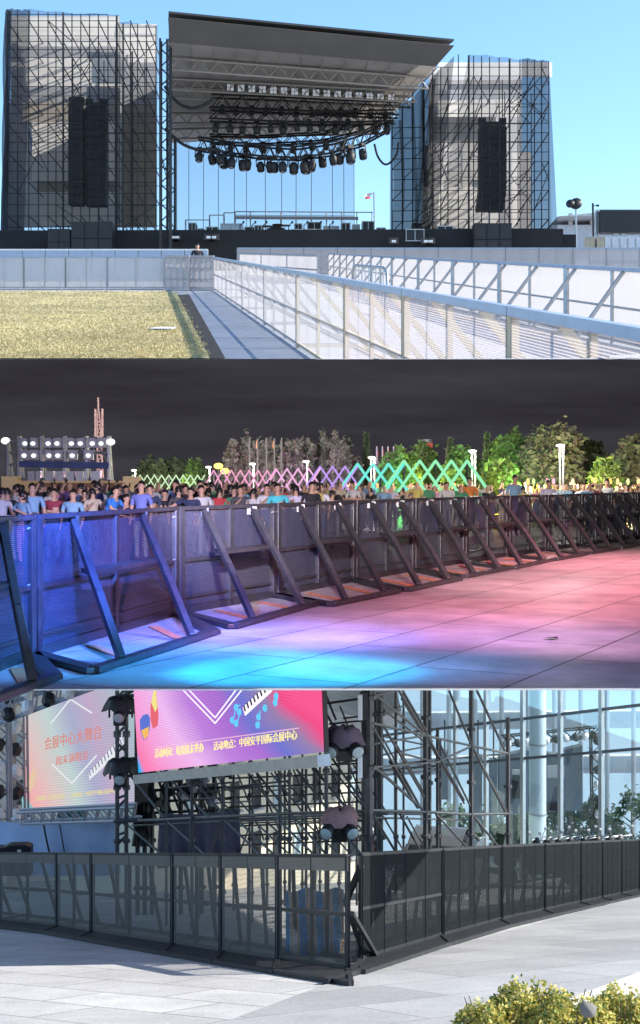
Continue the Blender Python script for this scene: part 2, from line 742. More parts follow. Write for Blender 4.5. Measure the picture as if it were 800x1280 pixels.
# long run on the right of the path
LD = lambda px: 1.884 / ((px - 400) / F + .1325)
LP = lambda px: V((X(px, LD(px)), LD(px), 0))
bp = [268, 283, 303, 331, 372, 433, 507, 641, 900]
clipP = ((0, 0, ZC + .004), V((0, -.095625, 1)).normalized())
ldir = (LP(380) - LP(283)).normalized()
rside = V((-ldir.y, ldir.x, 0))
if rside.x < 0:
    rside = -rside
words = ['farthest one of its run, at the path corner', 'second from the corner', 'third from the corner', 'fourth from the corner',
         'fifth from the corner', 'beside the near end of the path', 'between two tan posts near the right edge', 'nearest one, cut by the right edge']
M['fabric_near'] = perf('white perforated barrier sheet', (.55, .48, .48), .03, .60, .7, trans=.5, var=.07)
for i in range(8):
    p, q = LP(bp[i]), LP(bp[i + 1])
    lab = 'white mesh path barrier, ' + words[i]
    barrier(lab, 'white barriers beside the path', p, q, .96, rside, .75, M['tan'] if i >= 4 else M['greyframe'], M['fabric_near'] if i >= 5 else M['fabric'],
            top=M['railblue'], nsub=2 if i > 3 else 3, mid=.5, clip=clipP, zf=slope1, rail=.03, post=.045 if i < 4 else .05, topr=.05, bfrac=(.3, .75))
# run at the back of the lawn
xs = [-70, -20, 30, 82, 134, 206]
d0 = 38.4
for i in range(5):
    p, q = V((X(xs[i], d0), d0, 0)), V((X(xs[i + 1], d0), d0, 0))
    barrier('translucent grey white barrier behind the lawn, ' + ORD[i] + ' from the left', 'pale barriers behind the lawn', p, q, .97, V((0, 1, 0)), .9,
            M['greyframe'], M['fabric_thin'], nsub=2, mid=None, rail=.035, post=.04, plate=.5, top=M['railblue'])
for i, (a, b) in enumerate(((206.5, 237), (237.5, 267.5))):
    p, q = V((X(a, 38.0), 38.0, 0)), V((X(b, 37.8), 37.8, 0))
    barrier('bright white gridded barrier at the corner of lawn and path, ' + ('left one' if i == 0 else 'right one'), 'gridded corner barriers', p, q, .99, V((0, 1, 0)), .7,
            M['greyframe'], M['fabric_far'], nsub=4, mid=None, bars=2, rail=.05, post=.035, plate=.4)
# second run seen over the first, in front of the black stage skirt
for i in range(10):
    a = -30 + i * 29
    d = 47.0
    p, q = V((X(a, d), d, 0)), V((X(a + 28.7, d), d, 0))
    barrier('low blue grey barrier just showing above the lawn barrier, ' + ORD[i] + ' from the left', 'blue grey barriers under the stage', p, q, 1.17, V((0, 1, 0)), .5,
            M['white'], mat('blue grey barrier sheet', (.34, .40, .52), .7, 0, .08) if i == 0 else bpy.data.materials['blue grey barrier sheet'], nsub=2, mid=None, rail=.04, post=.05)
# middle run with braces towards the camera
A, B = V((X(410, 52), 52, 0)), V((X(838, 14.9), 14.9, 0))
mdir = (B - A).normalized()
mside = V((mdir.y, -mdir.x, 0))
if mside.x > 0:
    mside = -mside
mside = (mside + V((0, -.35, 0))).normalized()
K = 9
for i in range(K):
    # evenly spaced on the ground
    p, q = lerp(A, B, i / K), lerp(A, B, (i + 1) / K)
    barrier('white barrier with slanted steel braces in the middle run, ' + (ORD[i] + ' from the far end' if i < K - 1 else 'nearest one at the right edge'),
            'braced white barriers in the middle', p, q, 1.0, mside, .85, M['steel'], M['fabric_far'], nsub=2, mid=.5, rail=.035, post=.05, top=M['railblue'],
            topr=.05, bfrac=(.12, .62), clip=clipP, zf=slope1)
# far run in front of the stage, right half
for i in range(13):
    d = 58.0
    a = 296 + i * 42
    p, q = V((X(a, d), d - .0, 0)), V((X(a + 41.6, d), d, 0))
    barrier('far white barrier below the stage front, ' + ORD[i] + ' from the left', 'far white barriers below the stage', p, q, 1.2, V((0, 1, 0)), .6,
            M['greyframe'], M['fabric_far'], nsub=2, mid=None, rail=.04, post=.04, top=M['railblue'], topr=.07)
for i in range(3):
    p0, p1 = V((X(300, 57), 57, 0)), V((X(398, 44), 44, 0))
    p, q = lerp(p0, p1, i / 3), lerp(p0, p1, (i + 1) / 3 - .004)
    barrier('white barrier leading from the stage to the middle run, ' + ORD[i] + ' from the stage', 'white barriers leading to the stage', p, q, 1.0, V((1, .2, 0)).normalized(), .6,
            M['greyframe'], M['fabric_far'], nsub=3, mid=.5, rail=.04, post=.04)
# tubular gate
t = thing('tubular_gate', 'small steel tubular crowd gate standing between the two white barrier runs', 'gate', on1(X(460, 26), 26))
g0, g1p = on1(X(441, 27), 27), on1(X(484, 23.5), 23.5)
fr = MB()
pts = []
for k in range(11):
    a = math.pi / 2 * k / 10
    pts.append(lerp(g0, g1p, .12 - .12 * math.sin(a)) * 1)
up = lambda s, z: lerp(g0, g1p, s) + V((0, 0, z))
loop = [up(0, .02), up(0, .75), up(.03, .86), up(.1, .9), up(.9, .9), up(.97, .86), up(1, .75), up(1, .02)]
fr.path(loop, .028, 8)
fr.build('gate_frame', M['steel'], t, smooth=True)
b = MB()
for k in range(1, 10):
    b.tube(up(k / 10, .15), up(k / 10, .9), .012, 5)
b.tube(up(0, .15), up(1, .15), .018, 6)
b.build('bars', M['steel'], t)


# --- towers of scaffold with scrims
def frame3(px0, px1, r0, r1, d, dd):
    return


def tower(label, pxs, top, d0, d1, bays, levels, covers, scrims, seed):
    """pxs: standards in pixels along the front; top(px): row of the top; standards from ground up"""
    rr = random.Random(seed)
    base = on1(X((pxs[0] + pxs[-1]) / 2, d0), d0)
    t = thing('scaffold_tower', label, 'tower', base)

    def at(px, row, d):
        return P(px, row, d)
    back = {}
    for d, k in ((d0, 0), (d1, 1)):
        for px in (pxs if k == 0 else pxs[::2]):
            pxx = px if k == 0 else 400 + (px - 400) * d0 / d1      # same world x at the rear
            b = MB()
            gz = on1(X(px, d0), d)
            tp = P(px, top(px), d0)
            b.tube(gz, V((gz.x, d, tp.z)), .055 if px in bays else .03, 6)
            b.build('standard', M['blacktube'], t)
    for li, row in enumerate(levels):
        for d in (d0, d1) if li % 2 else (d0,):
            rng = [p for p in pxs if top(p) <= row + 1]
            if len(rng) < 2:
                continue
            a, c = P(rng[0], row, d0), P(rng[-1], row, d0)
            b = MB()
            b.tube((a.x, d, a.z), (c.x, d, c.z), .021, 5)
            b.build('ledger', M['blacktube'], t)
    for k in range(34):
        i = rr.randrange(len(pxs) - 1)
        j = min(len(pxs) - 1, i + rr.choice((2, 3, 4)))
        a = rr.randrange(len(levels) - 2)
        a2 = min(len(levels) - 1, a + rr.choice((2, 3, 4)))
        if rr.random() < .5:
            i, j = j, i
        if levels[a] < top(pxs[i]) + 2 or levels[a2] < top(pxs[j]) + 2:
            continue
        d = rr.choice((d0, d1, d0 - .06))
        p, q = P(pxs[i], levels[a], d0), P(pxs[j], levels[a2], d0)
        b = MB()
        b.tube((p.x, d, p.z), (q.x, d, q.z), .024, 5)
        b.build('diagonal_brace', M['blacktube'], t)
    for px in pxs[::2]:
        for row in levels[1::3]:
            p = P(px, row, d0)
            b = MB()
            b.tube((p.x, d0, p.z), (p.x, d1, p.z), .035, 5)
            b.build('transom', M['blacktube'], t)
    for (a, r0, c, r1, m, d) in covers:
        b = MB()
        e1 = d - 4.2 * (c - a) / 128
        b.quad(P(a, r1, e1), P(c, r1, d), P(c, r0, d), P(a, r0, e1), 4, 3)
        b.build('cover_sheet', M[m], t)
    for q4, m in scrims:
        b = MB()
        a4, b4, c4, d4 = q4
        nn = (b4 - a4).cross(d4 - a4).normalized()
        NX, NY = 14, 10
        gg = {}
        for i in range(NX + 1):
            for j in range(NY + 1):
                u, v = i / NX, j / NY
                edge = min(1, 6 * min(u, 1 - u))
                gg[i, j] = lerp(lerp(a4, b4, u), lerp(d4, c4, u), v) + nn * (edge * (.13 * math.sin(u * 23 + v * 3) + .10 * math.sin(u * 9 - v * 7)))
        for i in range(NX):
            for j in range(NY):
                b.add([gg[i, j], gg[i + 1, j], gg[i + 1, j + 1], gg[i, j + 1]], [(0, 1, 2, 3)])
        b.build('scrim', M[m], t, smooth=True)
    return t


D = 70.0
topL = lambda px: 12 + (px - 8) * .055 if px <= 150 else 29 + (px - 152) * .07
rowsL = [18, 26, 34, 45, 52, 62, 72, 84, 96, 108, 120, 131, 142, 154, 166, 178, 190, 202, 214, 228, 242, 256, 270, 284]
cl = [(14, 20, 150, 284, 'cover_pale', 78.5), (146, 30, 196, 284, 'cover_pale', 78.5), (20, 22, 148, 38, 'cover_white', 77), (22, 52, 150, 58, 'cover_white', 77), (26, 58, 150, 72, 'cover_grey', 77), (24, 38, 150, 47, 'cover_white', 77.1),
      (32, 72, 150, 108, 'cover_white', 77), (36, 108, 150, 128, 'cover_grey', 77), (28, 128, 150, 152, 'cover_tan', 77), (40, 152, 150, 226, 'cover_white', 77),
      (46, 226, 150, 240, 'cover_tan', 77), (50, 240, 150, 282, 'cover_white', 77), (8, 128, 30, 300, 'cover_grey', 77.5),
      (152, 34, 195, 42, 'cover_white', 77), (152, 45, 195, 78, 'cover_white', 77.2), (152, 78, 195, 130, 'cover_grey', 77), (152, 130, 195, 282, 'cover_tan', 77)]
# covers are given at the depth they hang at
scr = [((P(4, 306, 69.8), P(150, 306, 69.8), P(150, 19, 69.8), P(9, 11, 69.8)), 'scrim'),
       ((P(148, 306, 70.6), P(197, 306, 71.8), P(197, 32, 71.8), P(149, 27, 70.6)), 'scrim'),
       ((P(4, 306, 77), P(4, 306, 69.9), P(9, 11, 69.9), P(12, 16, 77)), 'scrim_side'),
       ((P(3, 306, 69.7), P(30, 306, 69.7), P(38, 12.5, 69.7), P(9, 11.3, 69.7)), 'scrim_side')]
tl = tower('tall scaffold tower left of the stage wrapped in black scrim with white covers behind', [9, 22, 36, 48, 60, 70, 79, 90, 101, 112, 123, 135, 146, 154, 163, 172, 183, 195], topL, 70.2, 76, (79, 146, 154), rowsL, cl, scr, 4)
topR = lambda px: 68 + (px - 570) * .08 if px >= 570 else 84
rowsR = [84, 95, 106, 118, 130, 142, 154, 166, 178, 190, 202, 214, 226, 238, 250, 262, 274, 286]
cr = [(536, 84, 652, 290, 'cover_pale', 78.5), (548, 78, 690, 96, 'cover_white', 77), (560, 100, 652, 112, 'cover_grey', 77), (548, 112, 650, 146, 'cover_white', 77), (540, 146, 620, 156, 'cover_grey', 77),
      (540, 156, 600, 182, 'cover_tan', 77), (530, 182, 600, 212, 'cover_white', 77), (528, 212, 600, 234, 'cover_tan', 77), (528, 234, 640, 290, 'cover_white', 77),
      (640, 190, 664, 290, 'cover_white', 77.2)]
scr = [((P(540, 306, 69.8), P(690, 306, 69.8), P(684, 76, 69.8), P(586, 68, 69.8)), 'scrim'),
       ((P(650, 306, 69.9), P(698, 306, 69.9), P(686, 76, 69.9), P(652, 73, 69.9)), 'scrim_side'),
       ((P(487, 303, 73), P(543, 306, 69.8), P(568, 70, 69.8), P(488, 150, 73)), 'scrim_side'),
       ((P(516, 300, 72), P(541, 306, 69.7), P(548, 90, 69.7), P(528, 110, 72)), 'scrim')]
tr_ = tower('scaffold tower right of the stage wrapped in black scrim with torn white covers', [541, 551, 560, 573, 586, 592, 602, 612, 624, 637, 650, 659, 668, 677, 686], topR, 70.2, 76, (586, 637), rowsR, cr, scr, 9)
# gathered folds of scrim on the stage side of the right tower, with its own scaffold
t = thing('scrim_curtain', 'blue black scrim curtain gathered in folds between stage roof and right tower', 'curtain', on3(X(515, 71), 71) if False else on1(X(515, 71), 71))
for k, (x0, x1, r0, m) in enumerate(((489, 503, 150, 'scrim_side'), (500, 520, 128, 'scrim_side'), (517, 534, 108, 'scrim_side'), (526, 545, 92, 'scrim'))):
    b = MB()
    n_ = 10
    for i in range(n_):
        for j in range(8):
            def q_(i, j):
                u, v = i / n_, j / 8
                return P(lerp(x0, x1, u) + 3 * math.sin(v * 3.1 + k), lerp(303, r0, v), 72.4 - .5 * k + .16 * math.sin(u * 16 + k))
            b.add([q_(i, j), q_(i + 1, j), q_(i + 1, j + 1), q_(i, j + 1)], [(0, 1, 2, 3)])
    b.build('curtain_sheet', M[m], t, smooth=True)
t = thing('scaffold_tower', 'slim scaffold bay behind the scrim curtain beside the stage roof', 'tower', on1(X(512, 75), 75))
for px in (490, 503, 516, 529):
    b = MB()
    b.tube(on1(X(px, 75), 75), P(px, 150 - (px - 490) * 1.4, 75), .045, 5)
    b.build('standard', M['blacktube'], t)
for k in range(11):
    r_ = 160 + k * 13
    b = MB()
    b.tube(P(490, r_, 75), P(529, r_ - 1, 75), .025, 5)
    b.build('ledger', M['blacktube'], t)
    b = MB()
    b.tube(P(490 + 13 * (k % 3), r_ + 13, 75), P(503 + 13 * (k % 3), r_, 75), .025, 5)
    b.build('diagonal_brace', M['blacktube'], t)
# blue tarpaulin hanging in the left tower
mb = MB()
pts = [(24, 55), (28, 90), (31, 110), (29, 128), (33, 160), (38, 185), (44, 222)]
for (a, b), (c, d_) in zip(pts[:-1], pts[1:]):
    mb.quad(P(a - 3, d_ if 0 else b, 75), P(a + 4, b, 74.7), P(c + 3, d_, 74.7), P(c - 3, d_, 75))
tag(mb.build('tarpaulin', mat('blue tarpaulin', (.08, .22, .62), .6, 0, .15, 2, trans=.3)), 'narrow strip of blue tarpaulin hanging inside the left scaffold tower', 'tarpaulin')


# --- line arrays
def array_hang(label, px0, px1, r0, r1, n, bend, d):
    t = thing('line_array', label, 'loudspeaker', P((px0 + px1) / 2, r1, d), 'hanging loudspeaker columns')
    wd = (px1 - px0) / F * d
    for k in range(n):
        ra, rb = lerp(r0, r1, k / n), lerp(r0, r1, (k + 1) / n)
        dx = -bend * max(0, (k / n - .6)) ** 2 * 20
        c = P((px0 + px1) / 2 + dx, (ra + rb) / 2, d)
        b = MB()
        h = (rb - ra) / F * d
        b.box(c, (wd, .8, h * .93))
        b.build('cabinet', M['cabinet'], t)
        b = MB()
        b.box(c + V((0, -.41, 0)), (wd * .86, .02, h * .7))
        b.build('grille', M['darkrig'], t)
    b = MB()
    a, c = P(px0, r0 - 5, d), P(px1, r0 - 5, d)
    b.beam(a, c, .3, .2)
    for px in (px0 + 4, px1 - 4):
        b.tube(P(px, r0 - 4, d), P(px, r0 - 60, d), .03, 5)
        b.box(P(px, r0 - 9, d), (.4, .3, .25))
    b.build('flying_frame', M['blackpaint'], t)
    return t


array_hang('black loudspeaker column hanging in the left tower, narrow one on the left', 87, 105, 134, 257, 12, 0, 71)
array_hang('black loudspeaker column hanging in the left tower, wide one on the right', 108, 134, 136, 258, 13, 0, 71.3)
array_hang('large black curved loudspeaker column hanging in the right tower', 598, 632, 160, 264, 13, 1.4, 71)
# subwoofer stacks
for lab, px0, px1, r0, r1 in (('low black subwoofer stack at the foot of the left tower', 62, 90, 288, 322), ('tall black subwoofer stack under the left loudspeakers', 91, 142, 279, 322),
                              ('black subwoofer stack under the right loudspeaker column', 591, 638, 281, 322)):
    t = thing('subwoofer_stack', lab, 'loudspeaker', P((px0 + px1) / 2, r1, 67), 'subwoofer stacks')
    nx = max(1, round((px1 - px0) / 16))
    for i in range(nx):
        for j in range(2):
            a, b_ = lerp(px0, px1, i / nx), lerp(px0, px1, (i + 1) / nx)
            ra, rb = lerp(r0, r1, j / 2), lerp(r0, r1, (j + 1) / 2)
            b = MB()
            c = P((a + b_) / 2, (ra + rb) / 2, 67)
            b.box(c, ((b_ - a) / F * 67 * .97, 1.0, (rb - ra) / F * 67 * .97))
            b.box(c + V((0, -.51, 0)), ((b_ - a) / F * 67 * .8, .02, (rb - ra) / F * 67 * .8))
            b.build('subwoofer', M['cabinet'], t)

# --- the stage: deck, roof, back mesh
st = thing('stage', 'large open air stage with dark canopy roof between two scaffold towers', 'stage', on1(X(380, 72), 72))
b = MB()
zt = P(0, 293, 68).z
for (pa, pb) in ((-10, 720),):
    p, q = on1(X(pa, 68), 68), on1(X(pb, 68), 68)
    b.box(((p.x + q.x) / 2, 76, (zt + z1(68) - 1) / 2), (q.x - p.x, 16, zt - z1(68) + 1))
b.build('deck', M['skirt'], st)
b = MB()
b.quad(P(-6, 330, 67.6), P(704, 330, 67.6), P(704, 286, 67.6), P(-6, 288, 67.6), 24, 2)
b.build('skirt', M['skirt'], st)
df, db = 64.0, 84.0
b = MB()
# front fascia
FL, FR, BL, BR = P(210, 22, df), P(568, 57, df), P(212, 53, df + 1.4), P(545, 83, df + 1.4)
b.slab([FL, FR, BR, BL], (0, .12, .05))
b.build('roof_fascia', M['roof_top'], st)
UL, UR = P(212, 179, db), P(470, 166, db)
b = MB()
b.quad(BL, BR, UR, UL, 8, 8)
b.build('roof_underside', M['roof_under'], st)
b = MB()
b.slab([FL + V((0, .2, .3)), FR + V((0, .2, .3)), UR + V((0, 0, 2.2)), UL + V((0, 0, 2.2))], (0, 0, .1))
b.build('roof_canopy', M['roof_top'], st)


def under(u, v, dz=-.15):
    return lerp(lerp(BL, BR, u), lerp(UL, UR, u), v) + V((0, 0, dz))


for v in (.10, .28, .36, .62, .8):
    b = MB()
    b.tube(under(0, v), under(1, v), .07, 5)
    b.tube(under(0, v, -.75), under(1, v, -.75), .06, 5)
    k = 26
    for i in range(k):
        b.tube(under(i / k, v, -.15 if i % 2 else -.75), under((i + 1) / k, v, -.75 if i % 2 else -.15), .035, 4)
    b.build('roof_truss', M['rooftruss'], st)
for u in [i / 12 for i in range(13)]:
    b = MB()
    b.tube(under(u, 0, -.1), under(u, 1, -.1), .04, 5)
    b.build('purlin', M['rooftruss'], st)
# legs
for px, d in ((207, 66), (214, 83)):
    b = MB()
    g = on1(X(px, d), d)
    tp = P(px, 50 if px < 300 else 90, d)
    for ox, oy in ((-.25, -.25), (.25, -.25), (.25, .25), (-.25, .25)):
        b.tube((g.x + ox, d + oy, g.z), (g.x + ox, d + oy, tp.z), .06, 5)
    for k in range(24):
        za, zb = lerp(g.z, tp.z, k / 24), lerp(g.z, tp.z, (k + 1) / 24)
        s = -.25 if k % 2 else .25
        b.tube((g.x + s, d - .25, za), (g.x - s, d - .25, zb), .035, 4)
    b.build('roof_tower', M['blackpaint'], st)
# back mesh with seams
b = MB()
b.quad(P(209, 296, 84.5), P(443, 296, 84.5), P(443, 172, 84.5), P(209, 172, 84.5), 6, 4)
b.build('back_mesh', M['backmesh'], st)
b = MB()
for px in (221, 236, 254, 273, 293, 308, 332, 352, 370, 389, 416, 430, 443):
    b.tube(P(px, 296, 84.4), P(px + random.uniform(-1, 1), 172, 84.4), .02, 4)
b.build('mesh_seams', M['darkrig'], st)
# riser and railing at the back
rz = MB()
for (a, b_, r) in ((232, 262, 275), (262, 280, 269), (280, 294, 266)):
    rz.beam(P(a, r, 80), P(b_, r, 80), .06)
    for px in (a, b_):
        rz.tube(P(px, r, 80), P(px, 292, 80), .05, 5)
rz.beam(P(294, 264.5, 80), P(466, 265.5, 80), .06)
rz.beam(P(294, 269, 80), P(443, 270, 80), .04)
for px in range(294, 470, 19):
    rz.tube(P(px, 264.5, 80), P(px, 292, 80), .045, 5)
rz.build('railing', M['steel'], st)
rz = MB()
rz.slab([P(294, 274, 79.5), P(448, 275, 79.5), P(448, 275, 82), P(294, 274, 82)], (0, 0, .2))
rz.build('riser', M['greyframe'], st)

# --- lamps under the roof
lamp_proto = thing('stage_light', '', 'stage light')
b = MB()
b.lathe((0, 0, -.95), [(.16, 0), (.24, .08), (.25, .45), (.16, .62), (.06, .66)], 10)
b.build('lamp_head', M['darkrig'], lamp_proto, smooth=True)
b = MB()
b.beam((-.29, 0, -.18), (.29, 0, -.18), .08)
b.beam((-.29, 0, -.18), (-.29, 0, -.62), .05)
b.beam((.29, 0, -.18), (.29, 0, -.62), .05)
b.box((0, 0, -.09), (.3, .26, .18))
b.build('yoke', M['darkrig'], lamp_proto)
b = MB()
b.ell((0, 0, -.95), (.14, .14, .04), 8, 4)
b.build('lens', mat('lamp lens', (.25, .26, .28), .15), lamp_proto)
used = [False]


def hang_lamp(px, row, d, label, group, sc=1.0, tilt=0.0):
    o = lamp_proto
    if used[0]:
        o = copy_tree(lamp_proto)
    used[0] = True
    o['label'] = label
    o['group'] = group
    o.location = P(px, row, d)
    o.scale = (sc,) * 3
    o.rotation_euler = (random.uniform(-.25, .25), tilt, random.uniform(0, 3))
    return o


def truss(name, label, pts, s=.32, m='darkrig', group=None):
    pts = [V(p) for p in pts]
    t = thing(name, label, 'truss', pts[0], group)
    b = MB()
    offs = [(0, -s, s), (0, s, s), (0, -s, -s), (0, s, -s)]
    for o in offs:
        b.path([p + V(o) for p in pts], .06, 5)
    b.build('chords', M[m], t)
    for e in (-s, s):
        b = MB()
        for i in range(len(pts) - 1):
            for k in range(6):
                p, q = lerp(pts[i], pts[i + 1], k / 6), lerp(pts[i], pts[i + 1], (k + 1) / 6)
                a = s if k % 2 else -s
                b.tube(p + V((0, e, a)), q + V((0, e, -a)), .03, 4)
        b.build('lacing', M[m], t)
    return t


D2 = 72
truss('lighting_truss', 'upper black lighting truss hung level under the stage roof', [P(265, 128, D2), P(340, 131, D2), P(420, 135, D2), P(498, 138, D2)], .35)
truss('lighting_truss', 'middle black lighting truss below the row of square panels', [P(262, 143, 71), P(350, 147, 71), P(430, 148, 71), P(492, 146, 71)], .3)
truss('lighting_truss', 'lowest black lighting truss bowed along the bottom of the roof', [P(248, 180, 70), P(285, 186, 69), P(330, 190, 68.5), P(372, 192, 68.5), (P(415, 186, 69)), P(450, 175, 70), P(482, 158, 71)], .3)
truss('lighting_truss', 'short black lighting truss in shadow behind the bowed one', [P(262, 174, 78), P(330, 176, 78), P(400, 172, 78), P(452, 160, 78)], .25)
low = [250, 262, 272, 281, 290, 302, 311, 325, 335, 343, 353, 367, 378, 385, 392, 402, 414, 424, 437, 452]
for i, px in enumerate(low):
    t_ = (px - 248) / 234
    row = 182 + 12 * math.sin(min(1, t_ * 1.15) * math.pi) - 20 * max(0, t_ - .6)
    hang_lamp(px, row + random.uniform(0, 3), 68.6 + random.uniform(-.4, .4), 'black stage light under the bowed lowest truss, ' + ORD[i] + ' from the left', 'lights under the lowest truss', random.uniform(.85, 1.1))
for i in range(14):
    px = 271 + i * 16.5
    hang_lamp(px, 150 + random.uniform(-1, 2), 71, 'black stage light under the middle truss, ' + ORD[i] + ' from the left', 'lights under the middle truss', random.uniform(.7, .9))
for i in range(12):
    px = 278 + i * 18.5
    hang_lamp(px, 131 + i * .5, 72, 'black spotlight on the upper stage truss, ' + ORD[i] + ' from the left', 'lights on the upper truss', .62)
for i in range(9):
    px = 268 + i * 20
    hang_lamp(px, 177 - max(0, i - 5) * 2, 78, 'small black spotlight behind the bowed truss, ' + ORD[i] + ' from the left', 'lights behind the bowed truss', .75)
mp = mat('white square panel', (.62, .66, .72), .4, emit=(.8, .88, 1), estr=.12)
for i in range(16):
    px, row = 288 + i * 13.4, 109.5 + i * .85
    c = P(px, row, 71.5)
    t = thing('square_light', 'small white square light panel under the stage roof, ' + ORD[i] + ' from the left', 'light panel', c, 'row of white square panels')
    b = MB()
    for ox in (-.1, .1):
        for oz in (-.1, .1):
            b.box(c + V((ox, -.03, oz)), (.17, .03, .17))
    b.build('lamp_face', mp, t)
    b = MB()
    b.box(c + V((0, .03, 0)), (.46, .08, .46))
    b.build('housing', M['darkrig'], t)
# cables
for lab, pts, d in (('thick black cable looping from the left roof tower to the upper truss', [(206, 108), (214, 120), (226, 131), (240, 135), (256, 131), (268, 122)], 67),
                    ('thick black cable looping from the left roof tower to the bowed truss', [(207, 160), (216, 170), (230, 181), (248, 187), (264, 186), (280, 190)], 67),
                    ('black cable hanging in a loop beside the right roof tower', [(468, 180), (472, 195), (480, 205), (488, 203), (496, 192), (498, 178)], 70)):
    b = MB()
    fine = []
    for i in range(len(pts) - 1):
        p0, p1, p2, p3 = pts[max(0, i - 1)], pts[i], pts[i + 1], pts[min(len(pts) - 1, i + 2)]
        for k in range(6):
            u = k / 6
            fine.append(P(*[.5 * (2 * p1[c] + (p2[c] - p0[c]) * u + (2 * p0[c] - 5 * p1[c] + 4 * p2[c] - p3[c]) * u * u + (3 * p1[c] - p0[c] - 3 * p2[c] + p3[c]) * u ** 3) for c in (0, 1)], d))
    fine.append(P(*pts[-1], d))
    b.path(fine, .06 if d == 70 else .085, 6)
    tag(b.build('cable', M['darkrig'], smooth=True), lab, 'cable')

# --- gear on the stage
def crate(label, px0, px1, r0, r1, d, m, name='flight_case', cat='case', dep=.9):
    t = thing(name, label, cat, P((px0 + px1) / 2, r1, d))
    a, c = P(px0, r1, d), P(px1, r0, d)
    b = MB()
    b.box(((a.x + c.x) / 2, d, (a.z + c.z) / 2), (c.x - a.x, dep, c.z - a.z))
    b.build('body', M[m] if isinstance(m, str) else m, t, bevel=.03)
    b = MB()
    for z in (a.z + .04, c.z - .04):
        b.beam((a.x, d - dep / 2 - .01, z), (c.x, d - dep / 2 - .01, z), .05)
    for x in (a.x + .04, c.x - .04, (a.x + c.x) / 2):
        b.beam((x, d - dep / 2 - .012, a.z + .05), (x, d - dep / 2 - .012, c.z - .05), .04, up=(0, 1, 0))
    b.build('edging', M['steel'], t)
    return t


lb = mat('pale blue case', (.42, .52, .66), .5)
crate('pale blue equipment case on the stage left of the worker', 276, 304, 281, 296, 74, lb)
crate('black case on the stage beside the left roof tower', 196, 208, 289, 300, 71, 'cabinet')
crate('dark grey equipment case in the middle of the stage', 306, 326, 285, 296, 75, 'cabinet')
crate('black rack case right of the worker on stage', 384, 402, 279, 296, 76, 'cabinet')
crate('grey rack case at the right end of the stage', 404, 424, 284, 296, 75, 'greyframe')
crate('tall black rack beside the right roof tower', 452, 468, 278, 297, 73, 'cabinet')
crate('small grey cabinet in front of the flag', 440, 450, 282, 297, 76, 'greyframe')
crate('low black case in front of the right tower, left one', 506, 530, 288, 304, 68, 'cabinet')
crate('low black case in front of the right tower, right one', 545, 566, 284, 304, 68.5, 'cabinet')
for i, (px0, px1, r0) in enumerate(((292, 326, 290), (364, 402, 289), (330, 356, 291))):
    t = thing('stage_table', 'white trestle table on the stage, ' + ('left one', 'right one by the worker', 'middle one')[i], 'table', P((px0 + px1) / 2, 297, 72.5), 'white tables on the stage')
    b = MB()
    a, c = P(px0, r0, 72.5), P(px1, r0, 72.5)
    b.box(((a.x + c.x) / 2, 72.5, a.z), (c.x - a.x, .9, .08))
    b.build('table_top', M['white'], t)
    for px in (px0 + 1, px1 - 1):
        b = MB()
        b.tube(P(px, r0, 72.2), P(px, 300, 72.2), .03, 5)
        b.build('leg', M['steel'], t)
crate('tall dark amplifier rack at the left end of the stage', 236, 246, 280, 298, 73, 'cabinet')
crate('small dark case next to the tall amplifier rack', 247, 256, 287, 298, 73, 'cabinet')
crate('wide dark keyboard case left of the pale blue case', 258, 274, 285, 298, 72.5, 'cabinet')
crate('dark guitar amplifier left of the drum kit', 318, 328, 283, 297, 73.5, 'cabinet')
crate('dark bass amplifier behind the worker on stage', 368, 378, 281, 297, 77, 'cabinet')
crate('dark monitor desk between worker and grey rack', 426, 438, 280, 297, 74.5, 'cabinet')
crate('dark case beside the tall black rack near the right tower', 470, 482, 286, 298, 72, 'cabinet')
for i, px in enumerate((300, 315, 329, 361, 380, 397, 412)):
    t = thing('microphone_stand', 'thin black microphone stand on the stage, ' + ORD[i] + ' from the left', 'microphone stand', P(px, 298, 71.5), 'microphone stands on the stage')
    b = MB()
    b.tube(P(px, 298, 71.5), P(px, 281, 71.5), .03, 5)
    b.tube(P(px, 282, 71.5), P(px + 4, 278, 71.3), .025, 5)
    b.build('pole', M['darkrig'], t)
    b = MB()
    b.ell(P(px + 4.3, 277.7, 71.3), (.06, .06, .08), 8, 6)
    b.build('microphone', M['darkrig'], t)
# drum kit shapes: dark round drums
t = thing('drum_kit', 'dark drum kit standing on the stage in front of the riser', 'drum kit', P(345, 296, 74))
for px, row, r_ in ((338, 290, .32), (345, 288, .4), (352, 290, .32)):
    b = MB()
    b.lathe(P(px, row + 2, 74), [(r_, -.25), (r_, .25)], 14, axis=(0, 1, .3))
    b.build('drum', M['cabinet'], t)
for px, row in ((334, 283), (356, 282), (347, 281)):
    b = MB()
    b.lathe(P(px, row, 74), [(.35, 0), (.05, .04)], 12)
    b.tube(P(px, row, 74), P(px, 296, 74), .02, 5)
    b.build('cymbal', M['tan'], t)
for i, (px, row) in enumerate(((217, 297), (222, 297), (261, 297), (268, 297), (492, 302), (532, 302), (538, 302))):
    p = P(px, row, 67)
    t = thing('floor_monitor', 'small black stage monitor with pale labels at the stage front, ' + ORD[i] + ' from the left', 'monitor', p, 'monitors along the stage front')
    b = MB()
    b.slab([p + V((-.24, -.2, -.15)), p + V((-.24, .25, -.15)), p + V((-.24, .25, .2)), p + V((-.24, -.05, .2))], (.48, 0, 0))
    b.build('cabinet', M['cabinet'], t)
    b = MB()
    b.box(p + V((0, -.21, -.02)), (.22, .02, .12))
    b.build('label_plate', M['white'], t)
